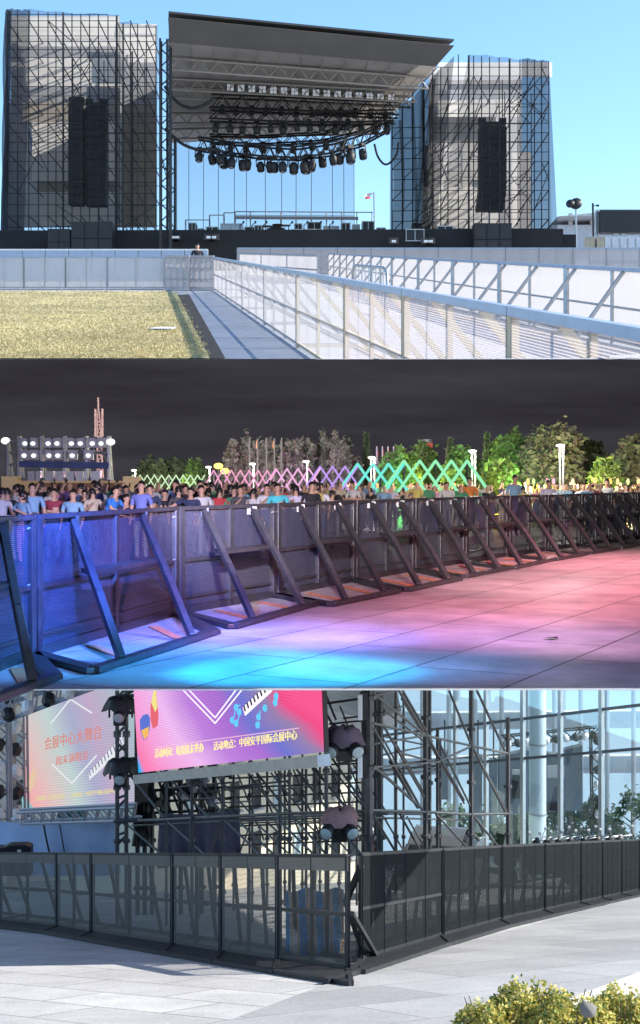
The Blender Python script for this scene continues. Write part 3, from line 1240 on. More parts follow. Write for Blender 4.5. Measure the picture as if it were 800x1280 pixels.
# ladder or truss piece, white crowd of chairs above the deck at the right tower
t = thing('white_trailer', 'white box trailer parked behind the right tower', 'trailer', P(548, 305, 79))
b = MB()
a, c = P(515, 305, 79), P(548, 279, 79)
b.box(((a.x + c.x) / 2, 80, (a.z + c.z) / 2), (c.x - a.x, 2.4, c.z - a.z))
b.build('body', M['white'], t, bevel=.05)
b = MB()
for k in range(6):
    b.box(((a.x + (c.x - a.x) * (k + .5) / 6), 78.76, c.z - .12), (.12, .03, .16))
b.build('vent', M['blackpaint'], t)
# flag
t = thing('flag', 'small red and white flag flying on a thin pole right of the stage', 'flag', P(468, 292, 90))
b = MB()
b.tube(P(468, 300, 90), P(467.5, 240, 90), .05, 6)
b.build('pole', M['steel'], t)
b = MB()
b.quad(P(455, 246, 90), P(462, 245, 90.2), P(467, 241, 90), P(459, 242, 90.2))
b.build('white_stripe', M['white'], t)
b = MB()
b.quad(P(457, 249, 90), P(463, 248, 90.2), P(463, 245.2, 90.2), P(456, 246.2, 90))
b.build('red_stripe', mat('red cloth', (.6, .06, .05), .8), t)

# --- right of the stage
t = thing('low_building', 'long low pale building with a flat roof right of the towers', 'building', P(745, 312, 120))
b = MB()
a, c = P(690, 325, 120), P(830, 281, 120)
b.box(((a.x + c.x) / 2, 126, (a.z + c.z) / 2), (c.x - a.x, 12, c.z - a.z))
b.build('wall', mat('pale wall', (.45, .48, .55), .8), t)
b = MB()
a, c = P(696, 271, 118), P(836, 267, 118)
b.slab([P(697, 270.5, 118), P(836, 267, 118), P(836, 263, 118), P(740, 266, 118)], (0, 14, 0))
b.build('roof', mat('pale roof', (.52, .52, .52), .7), t)
for px in (713, 740, 790):
    b = MB()
    b.beam(P(px, 282, 120), P(px, 267, 120), .35)
    b.build('pillar', M['concrete'], t)
t = thing('floodlight_mast', 'thin mast with two dark round floodlights beside the low building', 'light mast', P(720, 305, 100))
b = MB()
b.tube(P(720, 312, 100), P(720, 255, 100), .07, 6)
b.build('pole', M['steel'], t)
for px, r_ in ((713, .34), (720, .48)):
    b = MB()
    b.lathe(P(px, 255, 99.9), [(.08, -.2), (r_, 0), (r_, .12)], 12, axis=(-.3, -.9, .3))
    b.build('lamp_head', M['blackpaint'], t, smooth=True)
t = thing('camera_pole', 'thin black pole with a small arm left of the black video screen', 'pole', P(742, 308, 95))
b = MB()
b.tube(P(742, 314, 95), P(741, 254, 95), .08, 6)
b.build('pole', M['blackpaint'], t)
b = MB()
b.tube(P(741, 257, 95), P(747, 257, 95), .03, 5)
b.box(P(747, 257, 95), (.2, .2, .12))
b.build('arm', M['blackpaint'], t)
t = thing('video_screen', 'large black switched off video screen right of the stage', 'screen', P(772, 296, 92))
b = MB()
a, c = P(749, 292, 92), P(799, 264, 92)
b.box(((a.x + c.x) / 2, 92, (a.z + c.z) / 2), (c.x - a.x, .8, c.z - a.z))
b.build('display', M['blackpaint'], t)
b = MB()
for px in (745, 748, 801):
    b.tube(P(px, 315, 92), P(px, 263, 92), .1, 5)
b.beam(P(745, 263, 92), P(801, 263, 92), .12)
for px in (769, 779):
    b.box(P(px, 294, 92), (.35, .4, .3))
b.build('support_frame', M['steel'], t)
t = thing('white_shed', 'row of pale containers at the foot of the black video screen', 'container', P(770, 312, 86))
b = MB()
a, c = P(742, 325, 86), P(830, 296, 86)
b.box(((a.x + c.x) / 2, 86.8, (a.z + c.z) / 2), (c.x - a.x, 1.6, c.z - a.z))
b.build('body', mat('pale container', (.55, .60, .66), .6), t)
b = MB()
for k in range(9):
    b.beam(P(745 + k * 10, 315, 85.98), P(745 + k * 10, 298, 85.98), .05)
b.build('ribs', M['greyframe'], t)
crate('tan wooden crate beside the pole, left of the pale containers', 731, 742, 297, 318, 84, 'tan', 'crate', 'crate')
crate('tan wooden crate standing right of the pole', 744, 755, 297, 318, 84, 'tan', 'crate', 'crate')
# ================================================================ people
M['skin'] = mat('skin', (.50, .30, .21), .55, 0, .06, 6)
M['hair'] = mat('black hair', (.012, .010, .010), .5, 0, .2, 20)
M['eye'] = mat('eye', (.02, .015, .012), .3)
M['lip'] = mat('lip', (.35, .12, .10), .5)


def cloth(name, c):
    if name not in M:
        M[name] = mat(name, c, .85, 0, .14, 5)
    return M[name]


CL = {'white': (.55, .55, .56), 'black': (.02, .02, .024), 'navy': (.03, .04, .10), 'light blue': (.22, .38, .55), 'maroon': (.26, .035, .06), 'bright blue': (.04, .20, .62),
      'violet blue': (.16, .19, .50), 'turquoise': (.08, .52, .58), 'grey': (.28, .28, .30), 'red': (.5, .05, .06), 'beige': (.52, .44, .34), 'pink': (.75, .35, .52), 'dark grey': (.07, .07, .08),
      'pale lilac': (.55, .52, .68), 'yellow': (.6, .5, .15), 'jeans': (.06, .09, .18), 'green': (.07, .26, .14), 'orange': (.6, .2, .05)}


def make_body(name, pose, woman=False, height=1.7):
    """one skinned body; pose gives arms: list of (elbow, hand) per side and lean"""
    lean = pose.get('lean', 0)
    turn = pose.get('turn', 0)
    sw = .175 if woman else .195
    J = {}
    J['pelvis'] = V((0, 0, .95))
    J['belly'] = V((0, 0, 1.10))
    J['chest'] = V((0, lean * .6, 1.30))
    J['neck'] = V((0, lean * 1.05, 1.46))
    J['jaw'] = V((0, lean * 1.15 - .02, 1.535))
    J['head'] = V((0, lean * 1.2 - .012, 1.60))
    J['crown'] = V((0, lean * 1.25, 1.665))
    R = {'pelvis': (.165, .115), 'belly': (.145, .105), 'chest': (.165, .115), 'neck': (.056, .056), 'jaw': (.066, .078), 'head': (.08, .098), 'crown': (.06, .074)}
    E = [('pelvis', 'belly', 2), ('belly', 'chest', 1), ('chest', 'neck', 1), ('neck', 'jaw', 0), ('jaw', 'head', 0), ('head', 'crown', 3)]
    if woman:
        R['pelvis'] = (.17, .12)
        R['belly'] = (.125, .095)
        R['chest'] = (.145, .11)
    for sgn, nm in ((-1, 'l'), (1, 'r')):
        J['sh' + nm] = V((sgn * sw, lean * .9, 1.39))
        el, ha = pose['arms'][0 if sgn < 0 else 1]
        J['el' + nm] = V((sgn * el[0], el[1] + lean * .6, el[2]))
        J['wr' + nm] = V((sgn * ha[0], ha[1] + lean * .5, ha[2]))
        d = (J['wr' + nm] - J['el' + nm]).normalized()
        J['ha' + nm] = J['wr' + nm] + d * .13
        J['hip' + nm] = V((sgn * .095, 0, .88))
        J['kn' + nm] = V((sgn * .10, -.02 + pose.get('step', 0) * sgn, .48))
        J['an' + nm] = V((sgn * .11, .03 + pose.get('step', 0) * sgn * 1.6, .09))
        J['to' + nm] = J['an' + nm] + V((sgn * .02, -.17, -.045))
        R['sh' + nm] = (.068, .068)
        R['el' + nm] = (.044, .044)
        R['wr' + nm] = (.030, .030)
        R['ha' + nm] = (.034, .022)
        R['hip' + nm] = (.098, .098)
        R['kn' + nm] = (.062, .062)
        R['an' + nm] = (.046, .046)
        R['to' + nm] = (.036, .032)
        E += [('chest', 'sh' + nm, 1), ('sh' + nm, 'el' + nm, 1), ('el' + nm, 'wr' + nm, 0), ('wr' + nm, 'ha' + nm, 0), ('pelvis', 'hip' + nm, 2), ('hip' + nm, 'kn' + nm, 2), ('kn' + nm, 'an' + nm, 2), ('an' + nm, 'to' + nm, 4)]
    names = list(J)
    me = bpy.data.meshes.new(name + '_skeleton')
    me.from_pydata([J[k] for k in names], [(names.index(a), names.index(b)) for a, b, _ in E], [])
    o = bpy.data.objects.new('skeleton', me)
    COL.objects.link(o)
    md = o.modifiers.new('skin', 'SKIN')
    md.use_smooth_shade = True
    sv = me.skin_vertices[0].data
    for i, k in enumerate(names):
        sv[i].radius = R[k]
        sv[i].use_root = (k == 'pelvis')
    sb = o.modifiers.new('sub', 'SUBSURF')
    sb.levels = 1
    dg = bpy.context.evaluated_depsgraph_get()
    dg.update()
    bme = bpy.data.meshes.new_from_object(o.evaluated_get(dg))
    bpy.data.objects.remove(o)
    bme.name = name
    bme.materials.clear()
    for k in range(5):
        bme.materials.append(M['skin'])
    segs = [(J[a], J[b], s) for a, b, s in E]
    sleeve = pose.get('sleeve', .5)
    for pl in bme.polygons:
        c = pl.center
        best, bs, bt, bi = 9, 0, 0, 0
        for i, (a, b, s) in enumerate(segs):
            t = max(0, min(1, (c - a).dot(b - a) / max(1e-6, (b - a).length_squared)))
            dd = (c - (a + (b - a) * t)).length
            if dd < best:
                best, bs, bt, bi = dd, s, t, i
        e = E[bi]
        if e[0].startswith('sh') and bt > sleeve + .25:
            bs = 0
        if e == ('chest', 'neck', 1) and bt > .75:
            bs = 0
        if bs == 3 or (bs == 0 and c.z > 1.5):
            hd = J['head']
            rel = c - hd
            bs = 3 if (rel.z > .055 or rel.y > .015 - max(0, rel.z) * 0 and rel.z > -.06 or (woman and rel.y > -.03 and abs(rel.x) > .04)) else 0
        pl.material_index = bs
        pl.use_smooth = True
    hair = MB()
    hd = J['head']
    if woman:
        hair.ell(hd + V((0, .022, .0)), (.095, .108, .115), 12, 8, cut=2.0)
        hair.slab([hd + V((-.085, .04, .03)), hd + V((.085, .04, .03)), hd + V((.075, .09, -.25)), hd + V((-.075, .09, -.25))], (0, .04, -.01))
    else:
        hair.ell(hd + V((0, .022, .02)), (.088, .104, .10), 12, 8, Matrix.Rotation(math.radians(-28), 3, 'X'), cut=1.75)
    face = MB()
    fy = hd.y - .094
    for sx in (-1, 1):
        face.ell((hd.x + sx * .031, fy + .006, hd.z - .004), (.012, .006, .007), 8, 4)
    face.cur = 1
    face.ell((hd.x, fy + .012, hd.z - .065), (.022, .008, .006), 8, 4)
    face.cur = 2
    face.ell((hd.x, fy - .002, hd.z - .03), (.011, .016, .018), 8, 5)
    for sx in (-1, 1):
        face.ell((hd.x + sx * .083, hd.y + .006, hd.z - .015), (.012, .02, .03), 8, 5)
    return bme, hair, face


POSES = {
    'stand': dict(arms=[((.25, .02, 1.12), (.24, -.05, .88)), ((.25, .02, 1.12), (.24, -.05, .88))]),
    'phone': dict(arms=[((.24, -.05, 1.14), (.10, -.26, 1.30)), ((.25, .0, 1.12), (.16, -.24, 1.25))]),
    'crossed': dict(arms=[((.25, -.04, 1.14), (-.02, -.19, 1.13)), ((.25, -.04, 1.14), (.0, -.20, 1.18))]),
    'lean': dict(arms=[((.26, -.14, 1.18), (.14, -.34, 1.12)), ((.26, -.14, 1.18), (.16, -.34, 1.10))], lean=-.14),
    'reach': dict(arms=[((.42, -.06, 1.26), (.64, -.12, 1.16)), ((.25, 0, 1.12), (.22, -.1, .9))]),
    'raise': dict(arms=[((.30, -.1, 1.42), (.18, -.16, 1.66)), ((.25, 0, 1.12), (.22, -.12, .92))]),
}
BODIES = {}
for k, ps in POSES.items():
    for wm in (False, True):
        BODIES[(k, wm)] = make_body('person_body', ps, wm) + (wm,)
PARTM = {}
NEAR = ('hair', 'face')


def mesh_of(mb, name, mats):
    o = mb.build(name, mats, None, smooth=True)
    me = o.data
    off = ORG[o.name]
    for v in me.vertices:
        v.co += off
    bpy.data.objects.remove(o)
    return me


def person(pos, pose, woman, shirt, trousers, label, facing=0.0, sc=1.4, near=True, group=None, hairm=None):
    """facing 0 = towards the camera side (-Y)"""
    bme, hair, face, _ = BODIES[(pose, woman)]
    o = bpy.data.objects.new('person', bme)
    COL.objects.link(o)
    ms = [M['skin'], cloth(shirt + ' cloth', CL[shirt]), cloth(trousers + ' cloth', CL[trousers]), hairm or M['hair'], M['blackpaint']]
    for i, m in enumerate(ms):
        o.material_slots[i].link = 'OBJECT'
        o.material_slots[i].material = m
    o.location = pos
    o.rotation_euler = (random.uniform(-.05, .05), random.uniform(-.06, .06), facing)
    o.scale = (sc * random.uniform(.97, 1.03) * (1.0), sc, sc * random.uniform(.96, 1.03))
    tag(o, label, 'person', group)
    if near:
        key = (pose, woman)
        if key not in PARTM:
            PARTM[key] = (mesh_of(hair, 'hair', [M['hair']]), mesh_of(face, 'face_features', [M['eye'], M['lip'], M['skin']]))
        for nm, me in zip(('hair', 'face_features'), PARTM[key]):
            c = bpy.data.objects.new(nm, me)
            COL.objects.link(c)
            c.parent = o
    return o


# the two people of the upper place
pp = G1(247, 362)
pt = on1(X(247, 44), 44)
o = person(pt + V((0, 0, 0)), 'stand', False, 'black', 'black', 'person with dark hair in black clothes looking over the white barrier corner', .3, .8)
o.location.z = P(0, 304.5, 44).z - 1.70 * .8
stp = V((X(362, 73), 73, zt + .02))
o = person(stp, 'stand', False, 'light blue', 'jeans', 'small worker in a pale blue shirt standing on the stage', 2.6, .68)
# ================================================================ middle place: the plaza at night
def tiles(name, base, mortar, bw, bh, rot, rough=.55, bump=.3, msize=.012, off=.5, var=.14):
    m = mat(name, base, rough, 0, var, .8, 0, fine=.12, fscale=30)
    nt = m.node_tree
    N, L = nt.nodes.new, nt.links.new
    b = [n for n in nt.nodes if n.type == 'BSDF_PRINCIPLED'][0]
    src = b.inputs['Base Color'].links[0].from_socket
    tc = [n for n in nt.nodes if n.type == 'TEX_COORD'][0]
    mp = N('ShaderNodeMapping')
    mp.inputs['Rotation'].default_value = (0, 0, rot)
    L(tc.outputs['Object'], mp.inputs['Vector'])
    br = N('ShaderNodeTexBrick')
    br.offset = off
    br.inputs['Scale'].default_value = 1
    br.inputs['Brick Width'].default_value = bw
    br.inputs['Row Height'].default_value = bh
    br.inputs['Mortar Size'].default_value = msize
    br.inputs['Mortar Smooth'].default_value = .3
    br.inputs['Color1'].default_value = (1, 1, 1, 1)
    br.inputs['Color2'].default_value = (.80, .80, .81, 1)
    br.inputs['Mortar'].default_value = (mortar, mortar, mortar, 1)
    L(mp.outputs['Vector'], br.inputs['Vector'])
    mx = N('ShaderNodeMix')
    mx.data_type = 'RGBA'
    mx.blend_type = 'MULTIPLY'
    mx.inputs[0].default_value = 1
    L(src, mx.inputs[6])
    L(br.outputs['Color'], mx.inputs[7])
    L(mx.outputs[2], b.inputs['Base Color'])
    n = N('ShaderNodeTexNoise')
    n.inputs['Scale'].default_value = 35
    L(tc.outputs['Object'], n.inputs['Vector'])
    ad = N('ShaderNodeMath')
    ad.operation = 'MULTIPLY_ADD'
    ad.inputs[1].default_value = .35
    L(n.outputs['Fac'], ad.inputs[0])
    L(br.outputs['Fac'], ad.inputs[2])
    bp = N('ShaderNodeBump')
    bp.invert = True
    bp.inputs['Strength'].default_value = bump
    bp.inputs['Distance'].default_value = .02
    L(ad.outputs[0], bp.inputs['Height'])
    L(bp.outputs['Normal'], b.inputs['Normal'])
    return m


M['plaza'] = tiles('plaza paving', (.34, .33, .335), .30, 3.2, 1.6, math.radians(-62), .5, .6, .022, var=.32)
M['nframe'] = mat('black barrier frame', (.032, .032, .038), .36, .1, .3, 6)
M['nmesh'] = perf('black perforated sheet', (.045, .048, .075), .05, .93, .5)
M['rust'] = mat('rusty strip', (.42, .16, .07), .9, 0, .3, 12)
XN = lambda y: .25 * y + .8
YB = 150.0
b = MB()
ys = [EDGE, 20, 30, 45, 70, 100, YB]
for a, c in zip(ys[:-1], ys[1:]):
    b.quad((-XN(a), a, 0), (XN(a), a, 0), (XN(c), c, 0), (-XN(c), c, 0))
tag(b.build('plaza', M['plaza']), kind='structure')
b = MB()
b.box((0, EDGE - .012, -.008), (2 * XN(EDGE), .02, .012))
tag(b.build('plaza_edge', M['white']), kind='structure')
# night sky: a closed dark shell of cloudy sky over the plaza
ns = bpy.data.materials.new('night sky')
ns.use_nodes = True
nt = ns.node_tree
nt.nodes.clear()
N, L = nt.nodes.new, nt.links.new
out = N('ShaderNodeOutputMaterial')
em = N('ShaderNodeEmission')
tc = N('ShaderNodeTexCoord')
mp = N('ShaderNodeMapping')
mp.inputs['Rotation'].default_value = (0, math.radians(12), 0)
mp.inputs['Scale'].default_value = (.012, .02, .11)
L(tc.outputs['Object'], mp.inputs['Vector'])
nz = N('ShaderNodeTexNoise')
nz.inputs['Scale'].default_value = 1.4
nz.inputs['Detail'].default_value = 6
nz.inputs['Roughness'].default_value = .55
L(mp.outputs['Vector'], nz.inputs['Vector'])
cr = N('ShaderNodeValToRGB')
cr.color_ramp.elements[0].position = .38
cr.color_ramp.elements[0].color = (.0095, .0088, .011, 1)
cr.color_ramp.elements[1].position = .72
cr.color_ramp.elements[1].color = (.024, .0225, .028, 1)
L(nz.outputs['Fac'], cr.inputs['Fac'])
L(cr.outputs['Color'], em.inputs['Color'])
em.inputs['Strength'].default_value = 1.1
L(em.outputs['Emission'], out.inputs['Surface'])
b = MB()
top = lambda y: z1(y) - .05
yy = [EDGE + .05, 25, 40, 60, 80, 100, 120, YB]
for a, c in zip(yy[:-1], yy[1:]):
    for s in (-1, 1):
        b.quad((s * (XN(a) - .05), a, 0), (s * (XN(c) - .05), c, 0), (s * (XN(c) - .05), c, top(c)), (s * (XN(a) - .05), a, top(a)))
b.quad((-XN(YB), YB - .1, 0), (XN(YB), YB - .1, 0), (XN(YB), YB - .1, top(YB)), (-XN(YB), YB - .1, top(YB)), 8, 3)
tag(b.build('night_sky', ns), kind='structure')

# ---- fence: ground points read along the face line and along the feet
FB = [(-80, 868), (-30, 848), (42, 822), (142, 790), (234, 765), (340, 747), (402, 734), (510, 715), (600, 700.5), (700, 686), (800, 672), (900, 662)]
FF = [(-140, 930), (-60, 900), (40, 862), (152, 832), (240, 803), (316, 780), (378, 762), (432, 755), (480, 745), (524, 737), (561, 729), (592, 721), (624, 715), (652, 710), (680, 704), (702, 700), (724, 696),
      (745, 692), (764, 689), (781, 686), (796, 683), (900, 668)]


def ipol(tab, px):
    for (a, ra), (c, rc) in zip(tab[:-1], tab[1:]):
        if a <= px <= c:
            return lerp(ra, rc, (px - a) / (c - a))
    return tab[-1][1]


H2 = 1.9
posts = [-62, 42, 221, 344, 443, 517, 580, 635, 683, 725, 762, 795, 824]
tops = [(-28, 5), (92, 178), (255, 315), (375, 421), (464, 500), (537, 566), (600, 624), (651, 674), (695, 714), (732, 750), (767, 783), (798, 811)]
feet = [(-40, 41), (152, 240), (316, 378), (432, 480), (524, 561), (592, 624), (652, 680), (702, 724), (745, 764), (781, 796), (812, 826), (838, 850)]


def base_at(px):
    return G2(px, ipol(FB, px))


def foot_at(px):
    return G2(px, ipol(FF, px))


def hgt(p, z):
    return V((p.x, p.y, z))


for i in range(12):
    a, c = posts[i] + (0 if i == 0 else 1.2 * 20 / base_at(posts[i]).y), posts[i + 1] - 1.2 * 20 / base_at(posts[i + 1]).y
    p, q = base_at(a), base_at(c)
    f0, f1 = foot_at(feet[i][0]), foot_at(feet[i][1])
    nm = 'black mesh module of the night fence, ' + (ORD[i] + ' from the left' if i < 11 else 'last one at the right edge')
    t = thing('crowd_barrier', nm, 'barrier', (p + q) / 2, 'black barrier modules of the night fence')
    b = MB()
    sd_ = V((0, -1, 0))
    dirv = (q - p).normalized()
    pw = .15 if i < 6 else .22
    for s, e_ in ((p, 1), (q, -1)):
        ss = s + dirv * (e_ * pw * .5)
        b.beam(ss, hgt(ss, H2), .12, pw, up=dirv)
    m_ = lerp(p, q, .5)
    b.beam(m_, hgt(m_, H2), .10, pw * .8, up=dirv)
    b.beam(hgt(p, .07), hgt(q, .07), .10, .14)
    b.beam(hgt(p, .30), hgt(q, .30), .05, .05)
    b.beam(hgt(p, .96), hgt(q, .96), .07, .07)
    b.build('frame', M['nframe'], t, bevel=.012)
    b = MB()
    b.beam(hgt(p, H2), hgt(q, H2), .13, .07)
    b.build('top_rail', M['nframe'], t, bevel=.012)
    for (u, v) in ((p, m_), (m_, q)):
        b = MB()
        b.quad(hgt(u, .05) + V((0, .07, 0)), hgt(v, .05) + V((0, .07, 0)), hgt(v, H2) + V((0, .07, 0)), hgt(u, H2) + V((0, .07, 0)), 2, 2)
        b.build('mesh_panel', M['nmesh'], t)
    # braces
    mids = []
    for k in range(2):
        tp = base_at(tops[i][k])
        tp = hgt(tp, H2 - .06) + V((0, -.1, 0))
        ft = (f0, f1)[k] + V((0, 0, .08))
        kn = lerp(tp, ft, .60) + V((-.03, 0, .10))
        b = MB()
        w_ = .10 if i < 4 else .12
        b.beam(tp, kn, w_, .12)
        b.beam(kn, ft, w_, .12)
        b.build('brace', M['nframe'], t, bevel=.012)
        mids.append(lerp(tp, kn, .72))
        b = MB()
        b.box(tp + V((0, .02, -.03)), (.2, .16, .16))
        b.build('hinge', M['nframe'], t)
    # step board between the braces
    d_ = (mids[1] - mids[0]).normalized()
    b = MB()
    back = lerp(mids[0], hgt(base_at(tops[i][0]), mids[0].z), .55), lerp(mids[1], hgt(base_at(tops[i][1]), mids[1].z), .55)
    b.slab([mids[0], mids[1], back[1], back[0]], (0, 0, -.07))
    b.build('step', M['nframe'], t, bevel=.01)
    # base frame
    b = MB()
    fa = lerp(f0, f1, -.32)
    fb = lerp(f0, f1, 1.38)
    b.beam(fa + V((0, 0, .06)), fb + V((0, 0, .06)), .14, .09)
    b.beam(hgt(p, .05), hgt(fa, .05), .22, .07)
    b.beam(hgt(q, .05), hgt(fb, .05), .22, .07)
    b.build('base_frame', M['nframe'], t, bevel=.012)
    for k in range(2):
        b = MB()
        u = lerp(lerp(p, q, .28 + .46 * k), lerp(fa, fb, .28 + .46 * k), .18)
        v = lerp(lerp(p, q, .28 + .46 * k), lerp(fa, fb, .28 + .46 * k), .86)
        if i < 8:
            b.beam(hgt(u, .012), hgt(v, .012), .16, .016)
            b.build('rusty_strip', M['rust'], t)
    b = MB()
    for z in (H2 - .16, .98):
        s = q + dirv * .02
        b.path([hgt(s - dirv * .16, z) + V((0, -.09, 0)), hgt(s - dirv * .1, z + .02) + V((0, -.12, 0)), hgt(s + dirv * .12, z + .02) + V((0, -.12, 0)), hgt(s + dirv * .16, z) + V((0, -.09, 0))], .014, 5)
    b.build('clamp', M['steel'], t)
# leaf on the floor
lp_ = G2(688, 799.5)
b = MB()
b.add([lp_ + V((-.12, .02, .02)), lp_ + V((-.03, -.10, .05)), lp_ + V((.11, -.05, .02)), lp_ + V((.12, .08, .04)), lp_ + V((-.02, .10, .015))], [(0, 1, 4), (1, 2, 4), (2, 3, 4)])
tag(b.build('fallen_leaf', mat('dark brown leaf', (.03, .02, .015), .7)), 'dark curled dry leaf lying on the pink lit paving', 'leaf')

# ---- crowd
near = [  # px, d, pose, woman, shirt, trousers, words, facing, scale
    (-2, 36, 'reach', True, 'white', 'black', 'woman in white with one arm stretched out at the left edge of the crowd', .5, 1.36),
    (13, 36.5, 'phone', True, 'black', 'white', 'woman in black top with bare raised arms second from the left in the front row', .4, 1.33),
    (29, 36, 'phone', True, 'light blue', 'pink', 'woman in pale blue top and pink skirt in the front row', -.6, 1.34),
    (41, 37, 'stand', False, 'light blue', 'dark grey', 'tall man in pale blue tee with black hair at the left of the crowd', .25, 1.47),
    (66, 37.5, 'crossed', False, 'maroon', 'jeans', 'man in maroon tee standing in the front row', 0, 1.36),
    (88, 37, 'stand', False, 'light blue', 'jeans', 'man in sky blue tee right of the man in maroon', -.2, 1.37),
    (138, 38, 'lean', False, 'bright blue', 'black', 'man in bright blue tee leaning to the right', 1.1, 1.36),
    (153, 38.5, 'lean', False, 'navy', 'black', 'person in dark blue leaning beside the man in bright blue', .9, 1.28),
    (176, 38, 'stand', False, 'violet blue', 'grey', 'tall man in violet blue tee with hands down', -.3, 1.45),
    (191, 39, 'crossed', False, 'navy', 'black', 'man in navy shirt with folded arms right of the violet tee', .1, 1.40),
    (222, 41, 'stand', True, 'dark grey', 'black', 'woman in dark grey with long black hair, mid left of the front row', .2, 1.35),
    (238, 40, 'reach', False, 'navy', 'black', 'man in navy tee reaching one arm to the side', -.2, 1.36),
    (257, 40, 'stand', False, 'white', 'grey', 'man in plain white tee turned away beside the man reaching out', .4, 1.38),
    (303, 42, 'phone', False, 'dark grey', 'black', 'man in dark grey holding a phone', .2, 1.37),
    (316, 42, 'stand', True, 'white', 'black', 'woman in white blouse with hands down, middle of the front row', -.3, 1.34),
    (329, 42, 'phone', False, 'white', 'jeans', 'man in white tee holding a phone, left of the turquoise tee', .3, 1.38),
    (350, 41, 'crossed', False, 'turquoise', 'dark grey', 'man in bright turquoise tee with folded arms', .2, 1.42),
    (371, 43, 'phone', True, 'pale lilac', 'black', 'woman in pale lilac top looking at a phone', 0, 1.36),
    (385, 43, 'stand', False, 'black', 'black', 'tall man all in black right of the turquoise tee', .3, 1.45),
    (398, 44, 'stand', False, 'white', 'jeans', 'man in loose white tee, right end of the near front row', -.2, 1.42),
    (118, 40, 'phone', True, 'beige', 'black', 'woman in beige holding a phone low', .4, 1.30),
    (106, 41, 'stand', False, 'black', 'black', 'man in black between the sky blue tee and the beige top', .1, 1.32),
    (204, 42, 'phone', False, 'black', 'jeans', 'man in black tee with phone up, left of the grey dress', -.2, 1.35),
    (274, 43, 'crossed', True, 'red', 'black', 'woman in red top with folded arms behind the white tee', .2, 1.35),
    (290, 43, 'phone', False, 'green', 'black', 'man in dark green tee with raised phone', .1, 1.33),
    (560, 58, 'stand', False, 'white', 'grey', 'man in white under the green end of the light lattice', .2, 1.5),
    (587, 57, 'stand', False, 'orange', 'black', 'person in orange jacket at the right foot of the light lattice', 0, 1.55),
    (640, 56, 'stand', False, 'light blue', 'jeans', 'tall man in pale blue shirt standing out of the right crowd', .3, 1.6),
    (656, 56, 'phone', True, 'yellow', 'black', 'woman in pale yellow top beside the man in pale blue', 0, 1.38),
    (684, 57, 'crossed', False, 'pale lilac', 'grey', 'man in lilac tee in the right crowd', .2, 1.48),
    (760, 60, 'stand', False, 'white', 'black', 'man in white shirt at the far right of the crowd', -.2, 1.5),
    (345, 52, 'raise', False, 'grey', 'black', 'man in grey raising one hand behind the turquoise tee', .1, 1.42),
]
for px, d, ps, wm, sh, trs, lab, fc, s_ in near:
    person(V((X(px, d), d, 0)), ps, wm, sh, trs, lab, fc, s_ * .955, True, 'people in the front of the night crowd')
rc = random.Random(21)
shirts = ['white', 'black', 'navy', 'dark grey', 'black', 'white', 'grey', 'beige', 'light blue', 'maroon', 'pale lilac', 'red', 'white', 'black', 'green', 'pink', 'yellow']
keys = list(BODIES)
cnt = 0
tries = 0
taken = []
while cnt < 262 and tries < 9000:
    tries += 1
    px = rc.uniform(-8, 806)
    if px < 420:
        d = rc.uniform(43, 62)
    else:
        d = rc.uniform(56, 84)
    x = X(px, d)
    if any((x - a) ** 2 + (d - c_) ** 2 < .75 for a, c_ in taken):
        continue
    fy = base_at(min(899, max(-29, px))).y
    if d < fy + 3:
        continue
    taken.append((x, d))
    k = keys[rc.randrange(len(keys))]
    sh = shirts[rc.randrange(len(shirts))]
    side = 'left' if px < 270 else ('middle' if px < 540 else 'right')
    depth = 'close behind the front row' if d < (50 if px < 420 else 64) else ('deep in the crowd' if d < (57 if px < 420 else 75) else 'at the very back of the crowd')
    who = 'woman' if k[1] else 'man'
    person(V((x, d, 0)), k[0], k[1], sh, rc.choice(['black', 'jeans', 'dark grey', 'grey']), '%s in %s top, %s, %s of picture' % (who, sh, depth, side),
           rc.uniform(-.9, .9), rc.uniform(1.24, 1.42), d < 50, 'people standing in the night crowd')
    cnt += 1

# ---- the light lattice
def emis(name, c, s):
    m = bpy.data.materials.new(name)
    m.use_nodes = True
    nt = m.node_tree
    nt.nodes.clear()
    o_ = nt.nodes.new('ShaderNodeOutputMaterial')
    e_ = nt.nodes.new('ShaderNodeEmission')
    e_.inputs['Color'].default_value = (*c, 1)
    e_.inputs['Strength'].default_value = s * .8
    nt.links.new(e_.outputs[0], o_.inputs[0])
    return m


